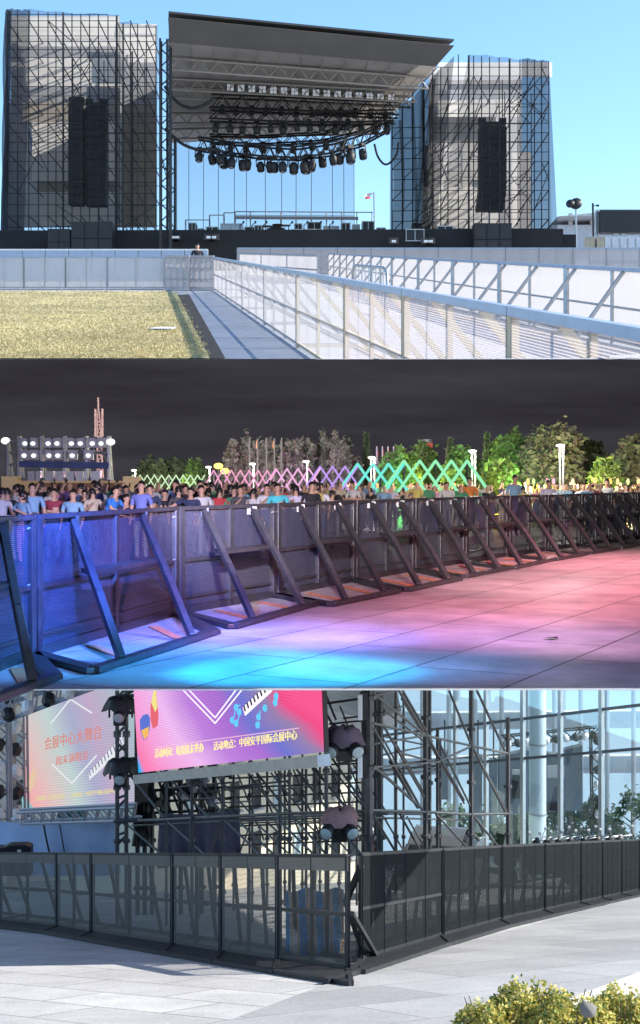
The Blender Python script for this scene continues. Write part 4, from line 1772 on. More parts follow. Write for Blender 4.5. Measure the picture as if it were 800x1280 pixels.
secs = [('warm white', (.72, 1, .62), 9, (166, 256), 102, 86, 594, 613), ('pinkish white', (1, .45, .68), 11, (267, 345), 84, 76, 588, 614), ('pale rose white', (1, .55, .9), 13, (345, 400), 76, 71, 586, 613),
        ('violet', (.6, .38, 1), 15, (400, 447), 71, 68, 583, 613), ('cyan and mint', (.2, .95, .8), 17.5, (447, 505), 68, 64, 580, 613), ('mint green', (.35, 1, .55), 20, (505, 584), 64, 60, 576, 614)]
for nm, c, sp, (pa, pb), da, db_, rt, rb in secs:
    n = max(2, round((pb - pa) / sp))
    dc = (da + db_) / 2
    t = thing('light_lattice', 'section of zigzag light lattice glowing ' + nm, 'light lattice', V((X((pa + pb) / 2, dc), dc, 0)), 'glowing zigzag lattice behind the crowd')
    me_ = emis('glowing ' + nm + ' tube', c, .5)
    fd = lambda px: lerp(da, db_, (px - pa) / (pb - pa))
    for i in range(n + 1):
        px = lerp(pa, pb, i / n)
        for s in (-1, 1):
            if i == n and s > 0 and nm != 'mint green':
                continue
            ex = px + s * sp * 1.35
            d0_ = fd(px)
            b = MB()
            b.tube(P(px, rt, d0_ + s * .08), P(ex, rb, fd(ex) + s * .08), .05 if sp < 16 else .07, 6)
            b.build('light_tube', me_, t)
    for px in (pa, (pa + pb) / 2, pb):
        b = MB()
        b.tube(V((X(px, fd(px)), fd(px) + .25, 0)), P(px, rt + 4, fd(px) + .25), .06, 5)
        b.build('post', M['blackpaint'], t)

# ---- lit scaffold stand at the left, wall, mast
t = thing('floodlight_stand', 'steel scaffold stand with two rows of lit white floodlights at the left', 'light stand', V((X(72, 60), 60, 0)))
ds = 60.0
b = MB()
for px in (10, 24, 52, 81, 108, 136):
    b.tube(V((X(px, ds), ds, 0)), P(px, 545 if px > 10 else 552, ds), .11, 6)
    b.tube(V((X(px, ds), ds + 2, 0)), P(px, 549, ds + 2), .09, 6)
b.build('standards', M['steel'], t)
b = MB()
for r_ in (552, 566, 581, 599):
    b.tube(P(8, r_, ds), P(139, r_, ds), .07, 5)
for k in range(5):
    b.tube(P(24 + k * 24, 552, ds), P(48 + k * 22, 581, ds), .05, 5)
b.build('ledgers', M['steel'], t)
lm = emis('lit floodlight face', (.92, 1, .98), 1.15)
k_ = 0
for row, xs_ in ((554, (32, 42, 61, 72, 90, 101, 116, 127)), (569, (31, 43, 62, 73, 91, 111))):
    for px in xs_:
        b = MB()
        p_ = P(px, row, ds - .25)
        b.ell(p_ + V((0, -.16, -.02)), (.11, .05, .09), 10, 6)
        b.build('lamp_face', lm, t)
        b = MB()
        b.box(p_, (.44, .3, .42))
        b.box(p_ + V((0, -.05, .22)), (.5, .5, .05))
        b.build('lamp_housing', M['greyframe'], t)
for px in (7, 138):
    b = MB()
    b.ell(P(px, 551 if px < 100 else 552.5, ds), (.22, .2, .16), 10, 6)
    b.build('dish_lamp', lm, t)
b = MB()
b.quad(P(24, 584, ds - .15), P(136, 586, ds - .15), P(136, 578, ds - .15), P(24, 576, ds - .15), 10, 2)
b.build('blue_banner', mat('dark blue banner', (.05, .08, .2), .8, 0, .3, 2), t)
for px0, px1 in ((36, 45), (46, 52), (57, 68), (70, 81), (85, 94), (96, 105), (115, 126)):
    b = MB()
    c0 = P((px0 + px1) / 2, 595, ds - .3)
    w_ = (px1 - px0) / F * ds
    b.box(c0, (w_, .5, .45))
    b.build('control_desk', M['steel'], t)
wl = thing('yellow_wall', 'low cream yellow wall with a dark sign band below the floodlight stand', 'wall', V((X(88, 57), 57, 0)))
b = MB()
a, c = P(10, 601, 57), P(173, 602, 57)
b.box(((a.x + c.x) / 2, 57, a.z / 2), (c.x - a.x, .5, a.z))
b.build('wall_body', mat('cream yellow render', (.62, .45, .20), .8, 0, .1), wl)
b = MB()
p_ = P(84, 609, 56.7)
b.box((p_.x + .9, 56.72, p_.z), (4.6, .05, .38))
b.build('sign_band', mat('brown sign band', (.2, .1, .05), .7), wl)
for px in (14, 165):
    b = MB()
    p_ = P(px, 601, 57)
    b.box((p_.x, 57, p_.z / 2 + .1), (.7, .7, p_.z + .2))
    b.build('pillar', mat('pale cream pillar', (.75, .58, .28), .8), wl)  # pillars in a paler cream than the wall body
t = thing('antenna_mast', 'tall lattice antenna mast rising behind the floodlight stand', 'mast', V((X(125, 110), 110, 0)))
b = MB()
dm = 110
g0, g1_ = V((X(126.5, dm), dm, 0)), P(123, 515, dm)
for ox, oy in ((-1, -1), (1, -1), (1, 1), (-1, 1)):
    b.tube(g0 + V((ox * .3, oy * .3, 0)), g1_ + V((ox * .1, oy * .1, 0)), .04, 5)
for k in range(26):
    s0, s1 = .3 - .2 * k / 26, .3 - .2 * (k + 1) / 26
    p_, q_ = lerp(g0, g1_, k / 26), lerp(g0, g1_, (k + 1) / 26)
    sg = 1 if k % 2 else -1
    b.tube(p_ + V((-sg * s0, -s0, 0)), q_ + V((sg * s1, -s1, 0)), .04, 4)
    b.tube(p_ + V((-sg * s0, s0, 0)), q_ + V((sg * s1, s1, 0)), .04, 4)
mm_ = mat('pinkish mast paint', (.55, .38, .36), .6, emit=(.5, .35, .33), estr=.0)
b.build('lattice', mm_, t)
b = MB()
b.tube(g1_, P(122.6, 497, dm), .09, 5)
b.build('spire', mm_, t)
for row in (517, 528, 540):
    for sx in (-1, 1):
        b = MB()
        b.box(P(124, row, dm) + V((sx * .3, -.1, 0)), (.16, .2, .8))
        b.build('antenna_panel', mm_, t)

# ---- street lamps
lampw = emis('lit lamp head', (1, 1, .9), 1.6)
for i, (px, row, d, lab) in enumerate(((169, 588, 95, 'small white street lamp above the warm white lattice'), (262, 584, 90, 'white street lamp left of the pink lattice section'),
                                       (317, 580, 84, 'white street lamp over the pink lattice section'), (384, 577, 78, 'white street lamp above the rose white lattice'),
                                       (464, 572, 73, 'tall white street lamp between the violet and cyan lattice'), (590, 564, 64, 'tall double pole white street lamp at the right end of the lattice'),
                                       (700, 557, 60, 'tallest double pole white street lamp in front of the right trees'))):
    t = thing('street_lamp', lab, 'street lamp', V((X(px, d), d, 0)), 'white street lamps')
    b = MB()
    b.tube(V((X(px, d), d, 0)), P(px, row, d), .04, 6)
    if i >= 4:
        b.tube(V((X(px + 4, d), d, 0)), P(px + 4, row, d), .04, 6)
    b.build('pole', mat('white lamp pole', (.4, .4, .39), .5) if i == 0 else bpy.data.materials['white lamp pole'], t)
    b = MB()
    b.ell(P(px - 1.5 if i < 4 else px + .5, row, d), (.22, .16, .08), 10, 6)
    b.build('lamp_head', lampw, t)
    pl = bpy.data.lights.new('street_lamp_light', 'POINT')
    pl.energy = 300
    pl.shadow_soft_size = .3
    pl.color = (1, .96, .85)
    po = bpy.data.objects.new('street_lamp_light', pl)
    COL.objects.link(po)
    po.location = P(px, row + 3, d - .6)
yl = emis('lit amber globe', (1, .62, .12), 1.8)
for px, row, lab in ((273, 582.5, 'upper round amber lamp above the pink lattice section'), (281, 589, 'lower small amber lamp above the pink lattice section')):
    t = thing('amber_lamp', lab, 'street lamp', V((X(px, 93), 93, 0)))
    b = MB()
    b.ell(P(px, row, 93), (.34, .3, .22), 10, 6)
    b.build('globe', yl, t)
    b = MB()
    b.tube(V((X(px, 93), 93.1, 0)), P(px, row, 93.1), .06, 5)
    b.build('pole', M['blackpaint'], t)
# ---- flag poles
for i, px in enumerate((312, 322, 333, 343, 352)):
    t = thing('flagpole', 'thin pale flagpole against the dark trees, ' + ORD[i] + ' from the left', 'flagpole', V((X(px, 92), 92, 0)), 'pale flagpoles left of the middle')
    b = MB()
    b.tube(V((X(px, 92), 92, 0)), P(px, 547 + i % 2, 92), .06, 5)
    b.build('pole', mat('pale flagpole', (.07, .065, .07), .6) if i == 0 else bpy.data.materials['pale flagpole'], t)
    b = MB()
    b.quad(P(px, 560, 92), P(px - 2.2, 561, 92.1), P(px - 1.8, 551, 92.2), P(px, 549, 92))
    b.build('flag_cloth', M['rust'] if i % 2 else bpy.data.materials['pale flagpole'], t)
for i, px in enumerate((471, 478, 485, 492, 498, 504)):
    t = thing('flagpole', 'dark red flagpole with limp flag right of the poplars, ' + ORD[i] + ' from the left', 'flagpole', V((X(px, 100), 100, 0)), 'dark red flagpoles in the middle')
    b = MB()
    b.tube(V((X(px, 100), 100, 0)), P(px, 558, 100), .06, 5)
    b.build('pole', M['steel'], t)
    b = MB()
    b.quad(P(px, 569, 100), P(px + 2.2, 571, 100.1), P(px + 1.8, 562, 100.2), P(px, 560, 100))
    b.build('flag_cloth', mat('dark red cloth', (.35, .05, .1), .8) if i == 0 else bpy.data.materials['dark red cloth'], t)
# ---- far tower
t = thing('lit_tower', 'far rounded tower lit red and green above the trees', 'building', V((X(533, 140), 140, 0)))
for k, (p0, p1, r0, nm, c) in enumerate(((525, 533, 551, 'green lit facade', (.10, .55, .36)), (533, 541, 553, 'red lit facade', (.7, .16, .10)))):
    b = MB()
    a, c_ = P(p0, 612, 140), P(p1, r0, 140)
    for j in range(10):
        z0, z1_ = lerp(a.z, c_.z, j / 10), lerp(a.z, c_.z, (j + .86) / 10)
        b.lathe((a.x + (c_.x - a.x) / 2, 140, z0), [((c_.x - a.x) / 2, 0), ((c_.x - a.x) / 2, z1_ - z0)], 12)
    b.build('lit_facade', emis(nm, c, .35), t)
b = MB()
b.lathe(P(533, 556, 142) - V((0, 0, 14)), [(.75, 0), (.75, 14.6)], 10)
b.build('core', M['greyframe'], t)

# ---- trees
M['bark'] = mat('bark', (.10, .075, .055), .9, 0, .3, 8, .5, 30)
M['leaf_dark'] = mat('dark leaf', (.07, .095, .055), .7, 0, .35, .9, trans=.25)
M['leaf_grey'] = mat('grey green leaf', (.11, .12, .09), .7, 0, .3, .9, trans=.25)
M['leaf_green'] = mat('green leaf', (.07, .13, .04), .7, 0, .35, .9, trans=.3)
rt_ = random.Random(8)
specs = [  # px, top row, d, half width px, kind, leaf, shape, label
    (188, 580, 118, 18, 'leaf_dark', 'round', 'low dark tree behind the warm white lattice'),
    (222, 578, 122, 24, 'leaf_dark', 'round', 'low rounded tree behind the small street lamps'),
    (246, 582, 112, 14, 'leaf_green', 'round', 'small green tree left of the amber lamps'),
    (300, 552, 104, 22, 'leaf_grey', 'poplar', 'grey green poplar at the left end of the tall row'),
    (334, 551, 106, 28, 'leaf_grey', 'poplar', 'grey green poplar behind the pale flagpoles'),
    (372, 547, 104, 27, 'leaf_grey', 'poplar', 'broad grey green poplar in the middle of the tall row'),
    (405, 542, 106, 26, 'leaf_grey', 'poplar', 'tallest grey green poplar of the row'),
    (436, 546, 104, 22, 'leaf_grey', 'poplar', 'grey green poplar at the right end of the tall row'),
    (458, 542, 108, 9, 'leaf_dark', 'cone', 'narrow pointed conifer beside the tall street lamp'),
    (498, 572, 92, 24, 'leaf_green', 'round', 'bushy tree lit bright green behind the cyan lattice'),
    (528, 560, 98, 18, 'leaf_green', 'round', 'round tree in front of the red and green tower'),
    (563, 548, 96, 11, 'leaf_dark', 'cone', 'dark pointed conifer right of the red and green tower'),
    (578, 566, 92, 20, 'leaf_green', 'round', 'round tree lit yellow green behind the mint lattice'),
    (609, 541, 90, 10, 'leaf_dark', 'cone', 'tall narrow conifer right of the double pole lamp'),
    (626, 583, 80, 20, 'leaf_green', 'round', 'low tree lit bright yellow in the right crowd background'),
    (640, 546, 88, 28, 'leaf_green', 'round', 'big tree lit green from below left of the tallest lamp'),
    (690, 537, 86, 36, 'leaf_grey', 'round', 'largest round tree behind the tallest street lamp'),
    (735, 556, 92, 22, 'leaf_dark', 'round', 'dark tree in the gap right of the largest tree'),
    (757, 580, 80, 16, 'leaf_green', 'round', 'small tree lit yellow near the right edge'),
    (792, 553, 84, 26, 'leaf_grey', 'round', 'big pale tree cut by the right edge'),
]
for px, top_r, d, hw, ml, shp, lab in specs:
    h = P(px, top_r, d).z
    rad = hw / F * d
    tree('pine_tree' if shp == 'cone' else ('poplar_tree' if shp == 'poplar' else 'broadleaf_tree'), lab, (X(px, d), d, 0), h, rad, M[ml], M['bark'], rt_,
         n=3600 if hw < 16 else 7500, ls=.0027 * d, crown0=.22 if shp != 'poplar' else .12, shape=shp)
# ---- the park's coloured uplights: small fixtures with real lamps
fix = [(498, 613, 88, (.15, 1, .25), 900, 'green'), (536, 612, 92, (1, .8, .15), 700, 'yellow'), (578, 612, 88, (.9, 1, .2), 500, 'lime'), (622, 611, 76, (1, .66, .05), 1500, 'amber'), (667, 610, 79, (.1, 1, .15), 900, 'green'),
       (691, 610, 78, (.95, .1, .85), 900, 'magenta'), (722, 610, 80, (1, .75, .2), 700, 'amber'), (752, 610, 75, (1, .7, .1), 1500, 'yellow'), (785, 610, 76, (.95, .8, .5), 1300, 'warm white'), (425, 612, 96, (.6, .2, 1), 700, 'purple'),
       (345, 612, 96, (1, .2, .7), 900, 'pink'), (300, 612, 96, (1, .25, .45), 900, 'rose'), (366, 612, 96, (.5, .25, 1), 700, 'violet'), (215, 613, 112, (.9, .9, .3), 800, 'pale yellow'), (660, 606, 80, (.4, 1, .2), 450, 'leaf green')]
for i, (px, row, d, c, en, nm) in enumerate(fix):
    p_ = V((X(px, d), d, .3))
    t = thing('uplight', 'small %s garden uplight under the trees, at the foot of the %s' % (nm, ('left trees' if px < 300 else 'tall poplar row' if px < 440 else 'trees behind the lattice' if px < 600 else 'right trees')), 'uplight', V((p_.x, p_.y, 0)), 'coloured garden uplights')
    b = MB()
    b.lathe(V((p_.x, p_.y, 0)), [(.12, 0), (.12, .25), (.2, .3), (.2, .42)], 10)
    b.build('housing', M['blackpaint'], t)
    b = MB()
    b.lathe(V((p_.x, p_.y, .42)), [(.18, 0), (.16, .03)], 10)
    b.build('lens', emis('lit %s lens' % nm, c, 6), t)
    pl = bpy.data.lights.new('uplight_lamp', 'POINT')
    pl.energy = en * .72
    pl.color = c
    pl.shadow_soft_size = .25
    po = bpy.data.objects.new('uplight_lamp', pl)
    COL.objects.link(po)
    po.location = V((p_.x, p_.y - 1.2, 2.0))
# glowing box lanterns along the park edge on the right
for i, (px, c, nm) in enumerate(((660, (1, .85, .4), 'yellow white'), (667, (.6, 1, .5), 'green white'), (684, (1, .5, .9), 'pink'), (692, (.9, .6, 1), 'lilac'), (716, (.9, 1, .8), 'white'), (743, (1, .8, .45), 'amber'), (763, (1, .75, .3), 'orange'),
                                   (772, (1, .85, .5), 'golden'), (785, (.8, 1, .6), 'pale green'), (798, (1, .9, .6), 'cream'))):
    d = 74
    t = thing('box_lantern', 'small glowing %s box lantern behind the right crowd' % nm, 'lantern', V((X(px, d), d, 0)), 'glowing box lanterns')
    b = MB()
    p_ = P(px, 602, d)
    b.ell(p_, (.10, .10, .2), 10, 7)
    b.build('lamp_shade', emis('lit %s shade' % nm, (c[0], c[1] * .8, c[2] * .6), .75), t)
    b = MB()
    b.tube(V((p_.x, d, 0)), p_ - V((0, 0, .3)), .06, 5)
    b.box(p_ + V((0, 0, .24)), (.26, .26, .04))
    b.build('post', M['blackpaint'], t)


# ---- show lights of the stage behind the camera, falling on plaza and crowd
def spot(loc, tgt, c, en, ang, blend=.8, size=.12):
    l = bpy.data.lights.new('show_or_fill_spot', 'SPOT')
    l.energy = en
    l.color = c
    l.spot_size = math.radians(ang)
    l.spot_blend = blend
    l.shadow_soft_size = size
    o = bpy.data.objects.new('show_or_fill_spot', l)
    COL.objects.link(o)
    o.location = loc
    o.rotation_euler = (V(loc) - V(tgt)).to_track_quat('Z', 'Y').to_euler()
    return o


# added fill spots that brighten the tree tops, in place of city glow
spot((X(60, 58), 57, 6.5), (X(380, 104), 104, 7), (1, 1, .95), 40000, 60, 1.0)
spot((X(125, 58), 57, 6.5), (X(200, 115), 115, 4), (1, .98, .95), 12000, 60, 1.0)
spot((X(600, 62), 60, 6.5), (X(690, 88), 88, 8), (.9, .95, .85), 4200, 80, 1.0)
spot((X(600, 62), 60, 6.5), (X(540, 96), 96, 6), (.85, 1, .8), 4800, 60, 1.0)
LY, LZ = 15.15, 3.5
# cyan at the front edge, from both sides
spot((3.9, 14.9, 3.4), (-.7, 16.4, 0), (.0, .50, 1), 2100, 36, .6)
spot((-4.0, 14.9, 3.4), (-.2, 16.2, 0), (.0, .45, 1), 1500, 36, .6)
# blue on the left fence, lavender in the middle, pink to red on the right
spot((-2.4, LY, LZ), (-3.6, 20.5, 0), (.08, .16, 1), 3600, 66)
spot((-2.5, LY, LZ), (-5.5, 30, 0), (.12, .26, 1), 4200, 50)
spot((.2, 18.5, 4.0), (-.6, 19.5, 0), (.16, .24, 1), 1500, 70, 1)
spot((3.9, 15.0, 3.4), (-2.6, 17.2, 0), (.05, .26, 1), 2600, 40, .8)
spot((-3.6, 15.0, 3.4), (3.4, 17.8, 0), (.34, .28, .80), 1300, 52, .9)
spot((1.8, 19.5, 4.3), (2.0, 20.5, 0), (.58, .26, .66), 850, 84, 1)
spot((4.2, 23, 4.8), (4.4, 24.5, 0), (.95, .29, .41), 1050, 110, 1)
spot((3.9, 18.0, 4.1), (4.1, 19.2, 0), (.62, .30, .50), 700, 72, 1)
spot((3.6, 15.6, 3.5), (-1.2, 20.5, 1.0), (1, .36, .52), 1500, 44, .8)
spot((2.0, 15.3, 3.5), (1.8, 27, 1.0), (1, .40, .50), 1300, 60, .8)
spot((-1.0, 15.1, 3.45), (-4.0, 16.3, 1.0), (.1, .35, 1), 700, 50, .8)
spot((6.8, 29, 6.0), (7.0, 30, 0), (1, .30, .39), 1750, 115, 1)
spot((9.6, 37, 7.4), (9.8, 38, 0), (1, .30, .38), 3300, 105, 1)
spot((12.4, 46, 9.0), (12.6, 47, 0), (1, .30, .34), 4500, 100, 1)
spot((-1.5, LY, LZ), (-1.5, 24, 1.0), (.6, .35, .85), 900, 60)
# white light on the crowd
spot((-.5, LY, LZ), (-3.5, 42, 1.6), (1, .92, .95), 11500, 40, 1.0)
spot((1.5, LY, LZ), (11, 62, 2.2), (1, .92, .9), 16000, 36, 1.0)
# ================================================================ lower place: the forecourt of the glass hall by day
M['forecourt'] = tiles('forecourt granite', (.50, .50, .505), .50, 1.5, .75, math.radians(38), .8, .4, .016, var=.2)
M['granite_dark'] = mat('grey granite band', (.34, .34, .36), .85, 0, .1, 1, 0, fine=.3, fscale=40)
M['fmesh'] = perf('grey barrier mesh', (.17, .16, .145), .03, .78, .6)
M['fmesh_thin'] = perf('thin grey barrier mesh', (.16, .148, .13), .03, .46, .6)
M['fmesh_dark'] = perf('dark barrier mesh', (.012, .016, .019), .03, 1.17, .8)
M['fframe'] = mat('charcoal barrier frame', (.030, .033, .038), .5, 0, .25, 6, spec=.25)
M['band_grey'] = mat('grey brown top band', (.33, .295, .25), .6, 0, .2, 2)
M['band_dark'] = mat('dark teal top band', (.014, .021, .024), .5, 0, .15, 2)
M['scaf'] = mat('grey scaffold tube', (.085, .088, .095), .42, .3, .25, 6)
M['cloth_mauve'] = mat('mauve rain cloth', (.15, .10, .14), .85, 0, .25, 4)
M['cloth_pink'] = mat('faded pink cloth', (.30, .17, .17), .85, 0, .25, 4)
b = MB()
b.quad(on3(-45, 3), on3(45, 3), on3(70, 75), on3(-70, 75), 4, 4)
tag(b.build('forecourt', M['forecourt']), kind='structure')
# darker granite on the right hand side, in front of the right fence
pts = [G3(270, 1282), G3(407, 1231), G3(560, 1184), G3(797, 1121), G3(900, 1090), G3(1000, 1290)]
b = MB()
b.add([p + V((0, 0, .006)) for p in pts], [tuple(range(len(pts)))])
M['granite_right'] = tiles('grey granite slabs', (.38, .385, .40), .6, 2.1, 1.0, math.radians(-35), .8, .3, .012, var=.16)
tag(b.build('granite_band', M['granite_right']), kind='structure')
b = MB()
k0, k1 = G3(690, 1280), G3(830, 1222)
b.beam(k0 + V((0, 0, .02)), k1 + V((0, 0, .02)), .22, .12)
tag(b.build('kerb', mat('pale kerb', (.55, .54, .52), .8, 0, .1, 2)), kind='structure')
# distant bright sky under the deck, beyond the hall
ds_ = bpy.data.materials.new('pale day sky')
ds_.use_nodes = True
nt = ds_.node_tree
nt.nodes.clear()
o_, e_ = nt.nodes.new('ShaderNodeOutputMaterial'), nt.nodes.new('ShaderNodeEmission')
e_.inputs['Color'].default_value = (.60, .81, 1.0, 1)
e_.inputs['Strength'].default_value = .46
nt.links.new(e_.outputs[0], o_.inputs[0])
b = MB()
b.quad((-30, 62, -22), (34, 62, -22), (34, 62, -.3), (-30, 62, -.3))
tag(b.build('day_sky', ds_), kind='structure')

# ---- fence runs
FLB = [(-40, 1147), (0, 1152), (72, 1160), (115, 1167), (165, 1175), (217, 1183), (277, 1192.5), (348, 1203), (437, 1216)]
FRB = [(448, 1204), (552, 1172.5), (626, 1152), (725, 1130), (797, 1115), (900, 1093)]


def fl(px):
    return G3(px, ipol(FLB, px))


def frr(px):
    return G3(px, ipol(FRB, px))


def run(ptf, xs, side, group, lab, pm, band, bands, dep=1.5, plate=1.25, bandh=.14, nsub=2):
    for i in range(len(xs) - 1):
        p, q = ptf(xs[i]), ptf(xs[i + 1])
        u = (q - p).normalized()
        p, q = p + u * .008, q - u * .008
        sd = V((0, 1, 0))
        n = len(xs) - 1
        t = barrier(lab + ', ' + bands(i, n), group, p, q, 1.22, sd, dep, M['fframe'], M['fmesh_thin'] if (i == n - 1 and nsub == 2) else pm, top=M['fframe'], nsub=nsub, mid=.5, rail=.045, post=.055, topr=.035,
                    zf=on3, plate=plate, step=True, bfrac=(.22, .72), kink=True, moff=.05)
        b = MB()
        z = lambda a, h: V((a.x, a.y, z3(a.x, a.y) + h))
        b.slab([z(p - sd * .03, 1.20), z(q - sd * .03, 1.20), z(q - sd * .03, 1.20 - bandh), z(p - sd * .03, 1.20 - bandh)], sd * .008)
        b.build('top_band', M[band], t)
        b = MB()
        zz = lambda a, off, h: z(a - sd * off, h)
        b.beam(zz(p, plate, .03), zz(q, plate, .03), .05, .05)
        b.beam(zz(p, .05, .03), zz(p, plate, .03), .05, .05)
        b.beam(zz(q, .05, .03), zz(q, plate, .03), .05, .05)
        b.build('plate_frame', M['fframe'], t)


lx = [-38, 0, 72, 115, 217, 277, 348, 436]
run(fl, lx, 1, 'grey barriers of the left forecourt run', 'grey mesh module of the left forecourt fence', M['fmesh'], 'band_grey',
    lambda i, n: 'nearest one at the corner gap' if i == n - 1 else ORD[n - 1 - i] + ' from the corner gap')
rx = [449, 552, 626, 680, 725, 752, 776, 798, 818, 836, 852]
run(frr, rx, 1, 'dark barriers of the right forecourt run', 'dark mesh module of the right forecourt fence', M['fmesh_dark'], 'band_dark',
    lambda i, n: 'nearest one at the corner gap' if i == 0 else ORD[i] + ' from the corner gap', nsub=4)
# corner joining foot
b = MB()
u0, u1 = G3(407, 1231), G3(476, 1210)
b.beam(u0 + V((0, 0, .03)), u1 + V((0, 0, .03)), .06, .06)
b.beam(G3(440, 1219) + V((0, 0, .03)), G3(452, 1205) + V((0, 0, .03)), .06, .06)
t = thing('corner_bracket', 'black steel foot bracket joining the two fence runs at the corner gap', 'bracket', u0)
b.build('foot_bar', M['fframe'], t)
c0 = fl(436)
b = MB()
b.beam(G3(440, 1216) + V((0, 0, .62)), G3(470, 1199) + V((0, 0, .05)), .045, .045)
b.beam(frr(452) + V((0, 0, 1.1)), frr(452) + V((-.18, .15, .62)), .05, .06)
b.beam(frr(452) + V((-.18, .15, .62)), frr(452) + V((.02, .0, .1)), .05, .06)
b.build('corner_brace', M['fframe'], t)

# striped tarpaulin lying over something behind the fence
t = thing('striped_tarpaulin', 'crumpled blue, orange and white striped tarpaulin hanging behind the corner barrier', 'tarpaulin', G3(390, 1175))
sm = bpy.data.materials.new('striped tarpaulin')
sm.use_nodes = True
nt = sm.node_tree
N, L = nt.nodes.new, nt.links.new
bs = nt.nodes['Principled BSDF']
bs.inputs['Roughness'].default_value = .6
uv = N('ShaderNodeUVMap')
wv = N('ShaderNodeTexWave')
wv.inputs['Scale'].default_value = 1.1
wv.inputs['Distortion'].default_value = 2.5
wv.inputs['Detail'].default_value = 1
wv.inputs['Detail Scale'].default_value = .7
L(uv.outputs[0], wv.inputs['Vector'])
cr = N('ShaderNodeValToRGB')
cr.color_ramp.interpolation = 'CONSTANT'
cs = cr.color_ramp.elements
cs[0].color = (.12, .50, .95, 1)
cs[1].position = .36
cs[1].color = (.9, .88, .84, 1)
e2 = cs.new(.58)
e2.color = (.95, .46, .20, 1)
e3 = cs.new(.82)
e3.color = (.9, .88, .84, 1)
L(wv.outputs['Fac'], cr.inputs[0])
L(cr.outputs[0], bs.inputs['Base Color'])
b = MB()
nx, nz_ = 14, 10
g = []
for i in range(nx + 1):
    for j in range(nz_ + 1):
        px = lerp(357, 430, i / nx)
        row = lerp(1206, 1112, j / nz_) + 3 * math.sin(i * .9)
        d = 15.4 + .12 * math.sin(i * 1.3 + j * .4) + .08 * math.sin(j * 1.7)
        g.append(P(px, row, d))
for i in range(nx):
    for j in range(nz_):
        k = lambda a, c: a * (nz_ + 1) + c
        b.add([g[k(i, j)], g[k(i + 1, j)], g[k(i + 1, j + 1)], g[k(i, j + 1)]], [(0, 1, 2, 3)], [[(i / nx, j / nz_), ((i + 1) / nx, j / nz_), ((i + 1) / nx, (j + 1) / nz_), (i / nx, (j + 1) / nz_)]])
b.build('sheet', sm, t)

# ---- the LED screens
def screen_mat(name, pale):
    m = bpy.data.materials.new(name)
    m.use_nodes = True
    nt = m.node_tree
    nt.nodes.clear()
    N, L = nt.nodes.new, nt.links.new
    out = N('ShaderNodeOutputMaterial')
    em = N('ShaderNodeEmission')
    uv = N('ShaderNodeUVMap')
    sp = N('ShaderNodeSeparateXYZ')
    L(uv.outputs[0], sp.inputs[0])
    # diagonal coordinate with noise
    nz = N('ShaderNodeTexNoise')
    nz.inputs['Scale'].default_value = 1.6
    nz.inputs['Detail'].default_value = 3
    L(uv.outputs[0], nz.inputs['Vector'])
    a = N('ShaderNodeMath')
    a.operation = 'MULTIPLY_ADD'
    L(sp.outputs['Y'], a.inputs[0])
    a.inputs[1].default_value = .32
    L(sp.outputs['X'], a.inputs[2])
    c = N('ShaderNodeMath')
    c.operation = 'MULTIPLY_ADD'
    L(nz.outputs['Fac'], c.inputs[0])
    c.inputs[1].default_value = .16
    sc_ = N('ShaderNodeMath')
    sc_.operation = 'MULTIPLY'
    sc_.inputs[1].default_value = .80
    L(a.outputs[0], sc_.inputs[0])
    L(sc_.outputs[0], c.inputs[2])
    cr = N('ShaderNodeValToRGB')
    el = cr.color_ramp.elements
    if pale:
        data = [(0, (.80, .36, .34)), (.2, (.85, .45, .45)), (.36, (.70, .56, .55)), (.52, (.52, .64, .64)), (.66, (.40, .42, .60)), (.8, (.52, .40, .58)), (1, (.40, .50, .58))]
    else:
        data = [(0, (.0, .55, .9)), (.09, (.02, .40, .85)), (.12, (.95, .20, .42)), (.24, (.88, .34, .66)), (.40, (.82, .48, .84)), (.55, (.50, .22, .70)), (.68, (.40, .16, .62)), (.78, (.16, .18, .62)), (.88, (.30, .22, .42)), (.95, (.85, .08, .25)), (1, (.9, .10, .28))]
    el[0].position, el[0].color = data[0][0], (*data[0][1], 1)
    el[1].position, el[1].color = data[-1][0], (*data[-1][1], 1)
    for p_, c_ in data[1:-1]:
        n_ = el.new(p_)
        n_.color = (*c_, 1)
    L(c.outputs[0], cr.inputs[0])
    # pixel rows of the display
    wv = N('ShaderNodeMath')
    wv.operation = 'MULTIPLY'
    L(sp.outputs['Y'], wv.inputs[0])
    wv.inputs[1].default_value = 300
    si = N('ShaderNodeMath')
    si.operation = 'SINE'
    L(wv.outputs[0], si.inputs[0])
    mr = N('ShaderNodeMapRange')
    mr.inputs['From Min'].default_value = -1
    mr.inputs['To Min'].default_value = .86
    mr.inputs['To Max'].default_value = 1.08
    L(si.outputs[0], mr.inputs['Value'])
    vm = N('ShaderNodeVectorMath')
    vm.operation = 'SCALE'
    L(cr.outputs[0], vm.inputs[0])
    L(mr.outputs[0], vm.inputs['Scale'])
    L(vm.outputs[0], em.inputs['Color'])
    em.inputs['Strength'].default_value = .44 if pale else .46
    L(em.outputs[0], out.inputs[0])
    return m


def led(name, label, tl, tr, br, bl, m, thick=.25):
    """corners given as points; returns thing and frame function"""
    t = thing(name, label, 'screen', (bl + br) / 2)
    n = (br - bl).cross(tl - bl).normalized()
    b = MB()
    b.add([bl, br, tr, tl], [(0, 1, 2, 3)], [[(0, 0), (1, 0), (1, 1), (0, 1)]])
    b.build('display', m, t)
    b = MB()
    b.slab([p - n * .01 for p in (bl, br, tr, tl)], -n * thick)
    b.build('cabinet', M['blackpaint'], t)
    return t, n


def ink(name, c, s=.75):
    return emis(name, c, s * .62)


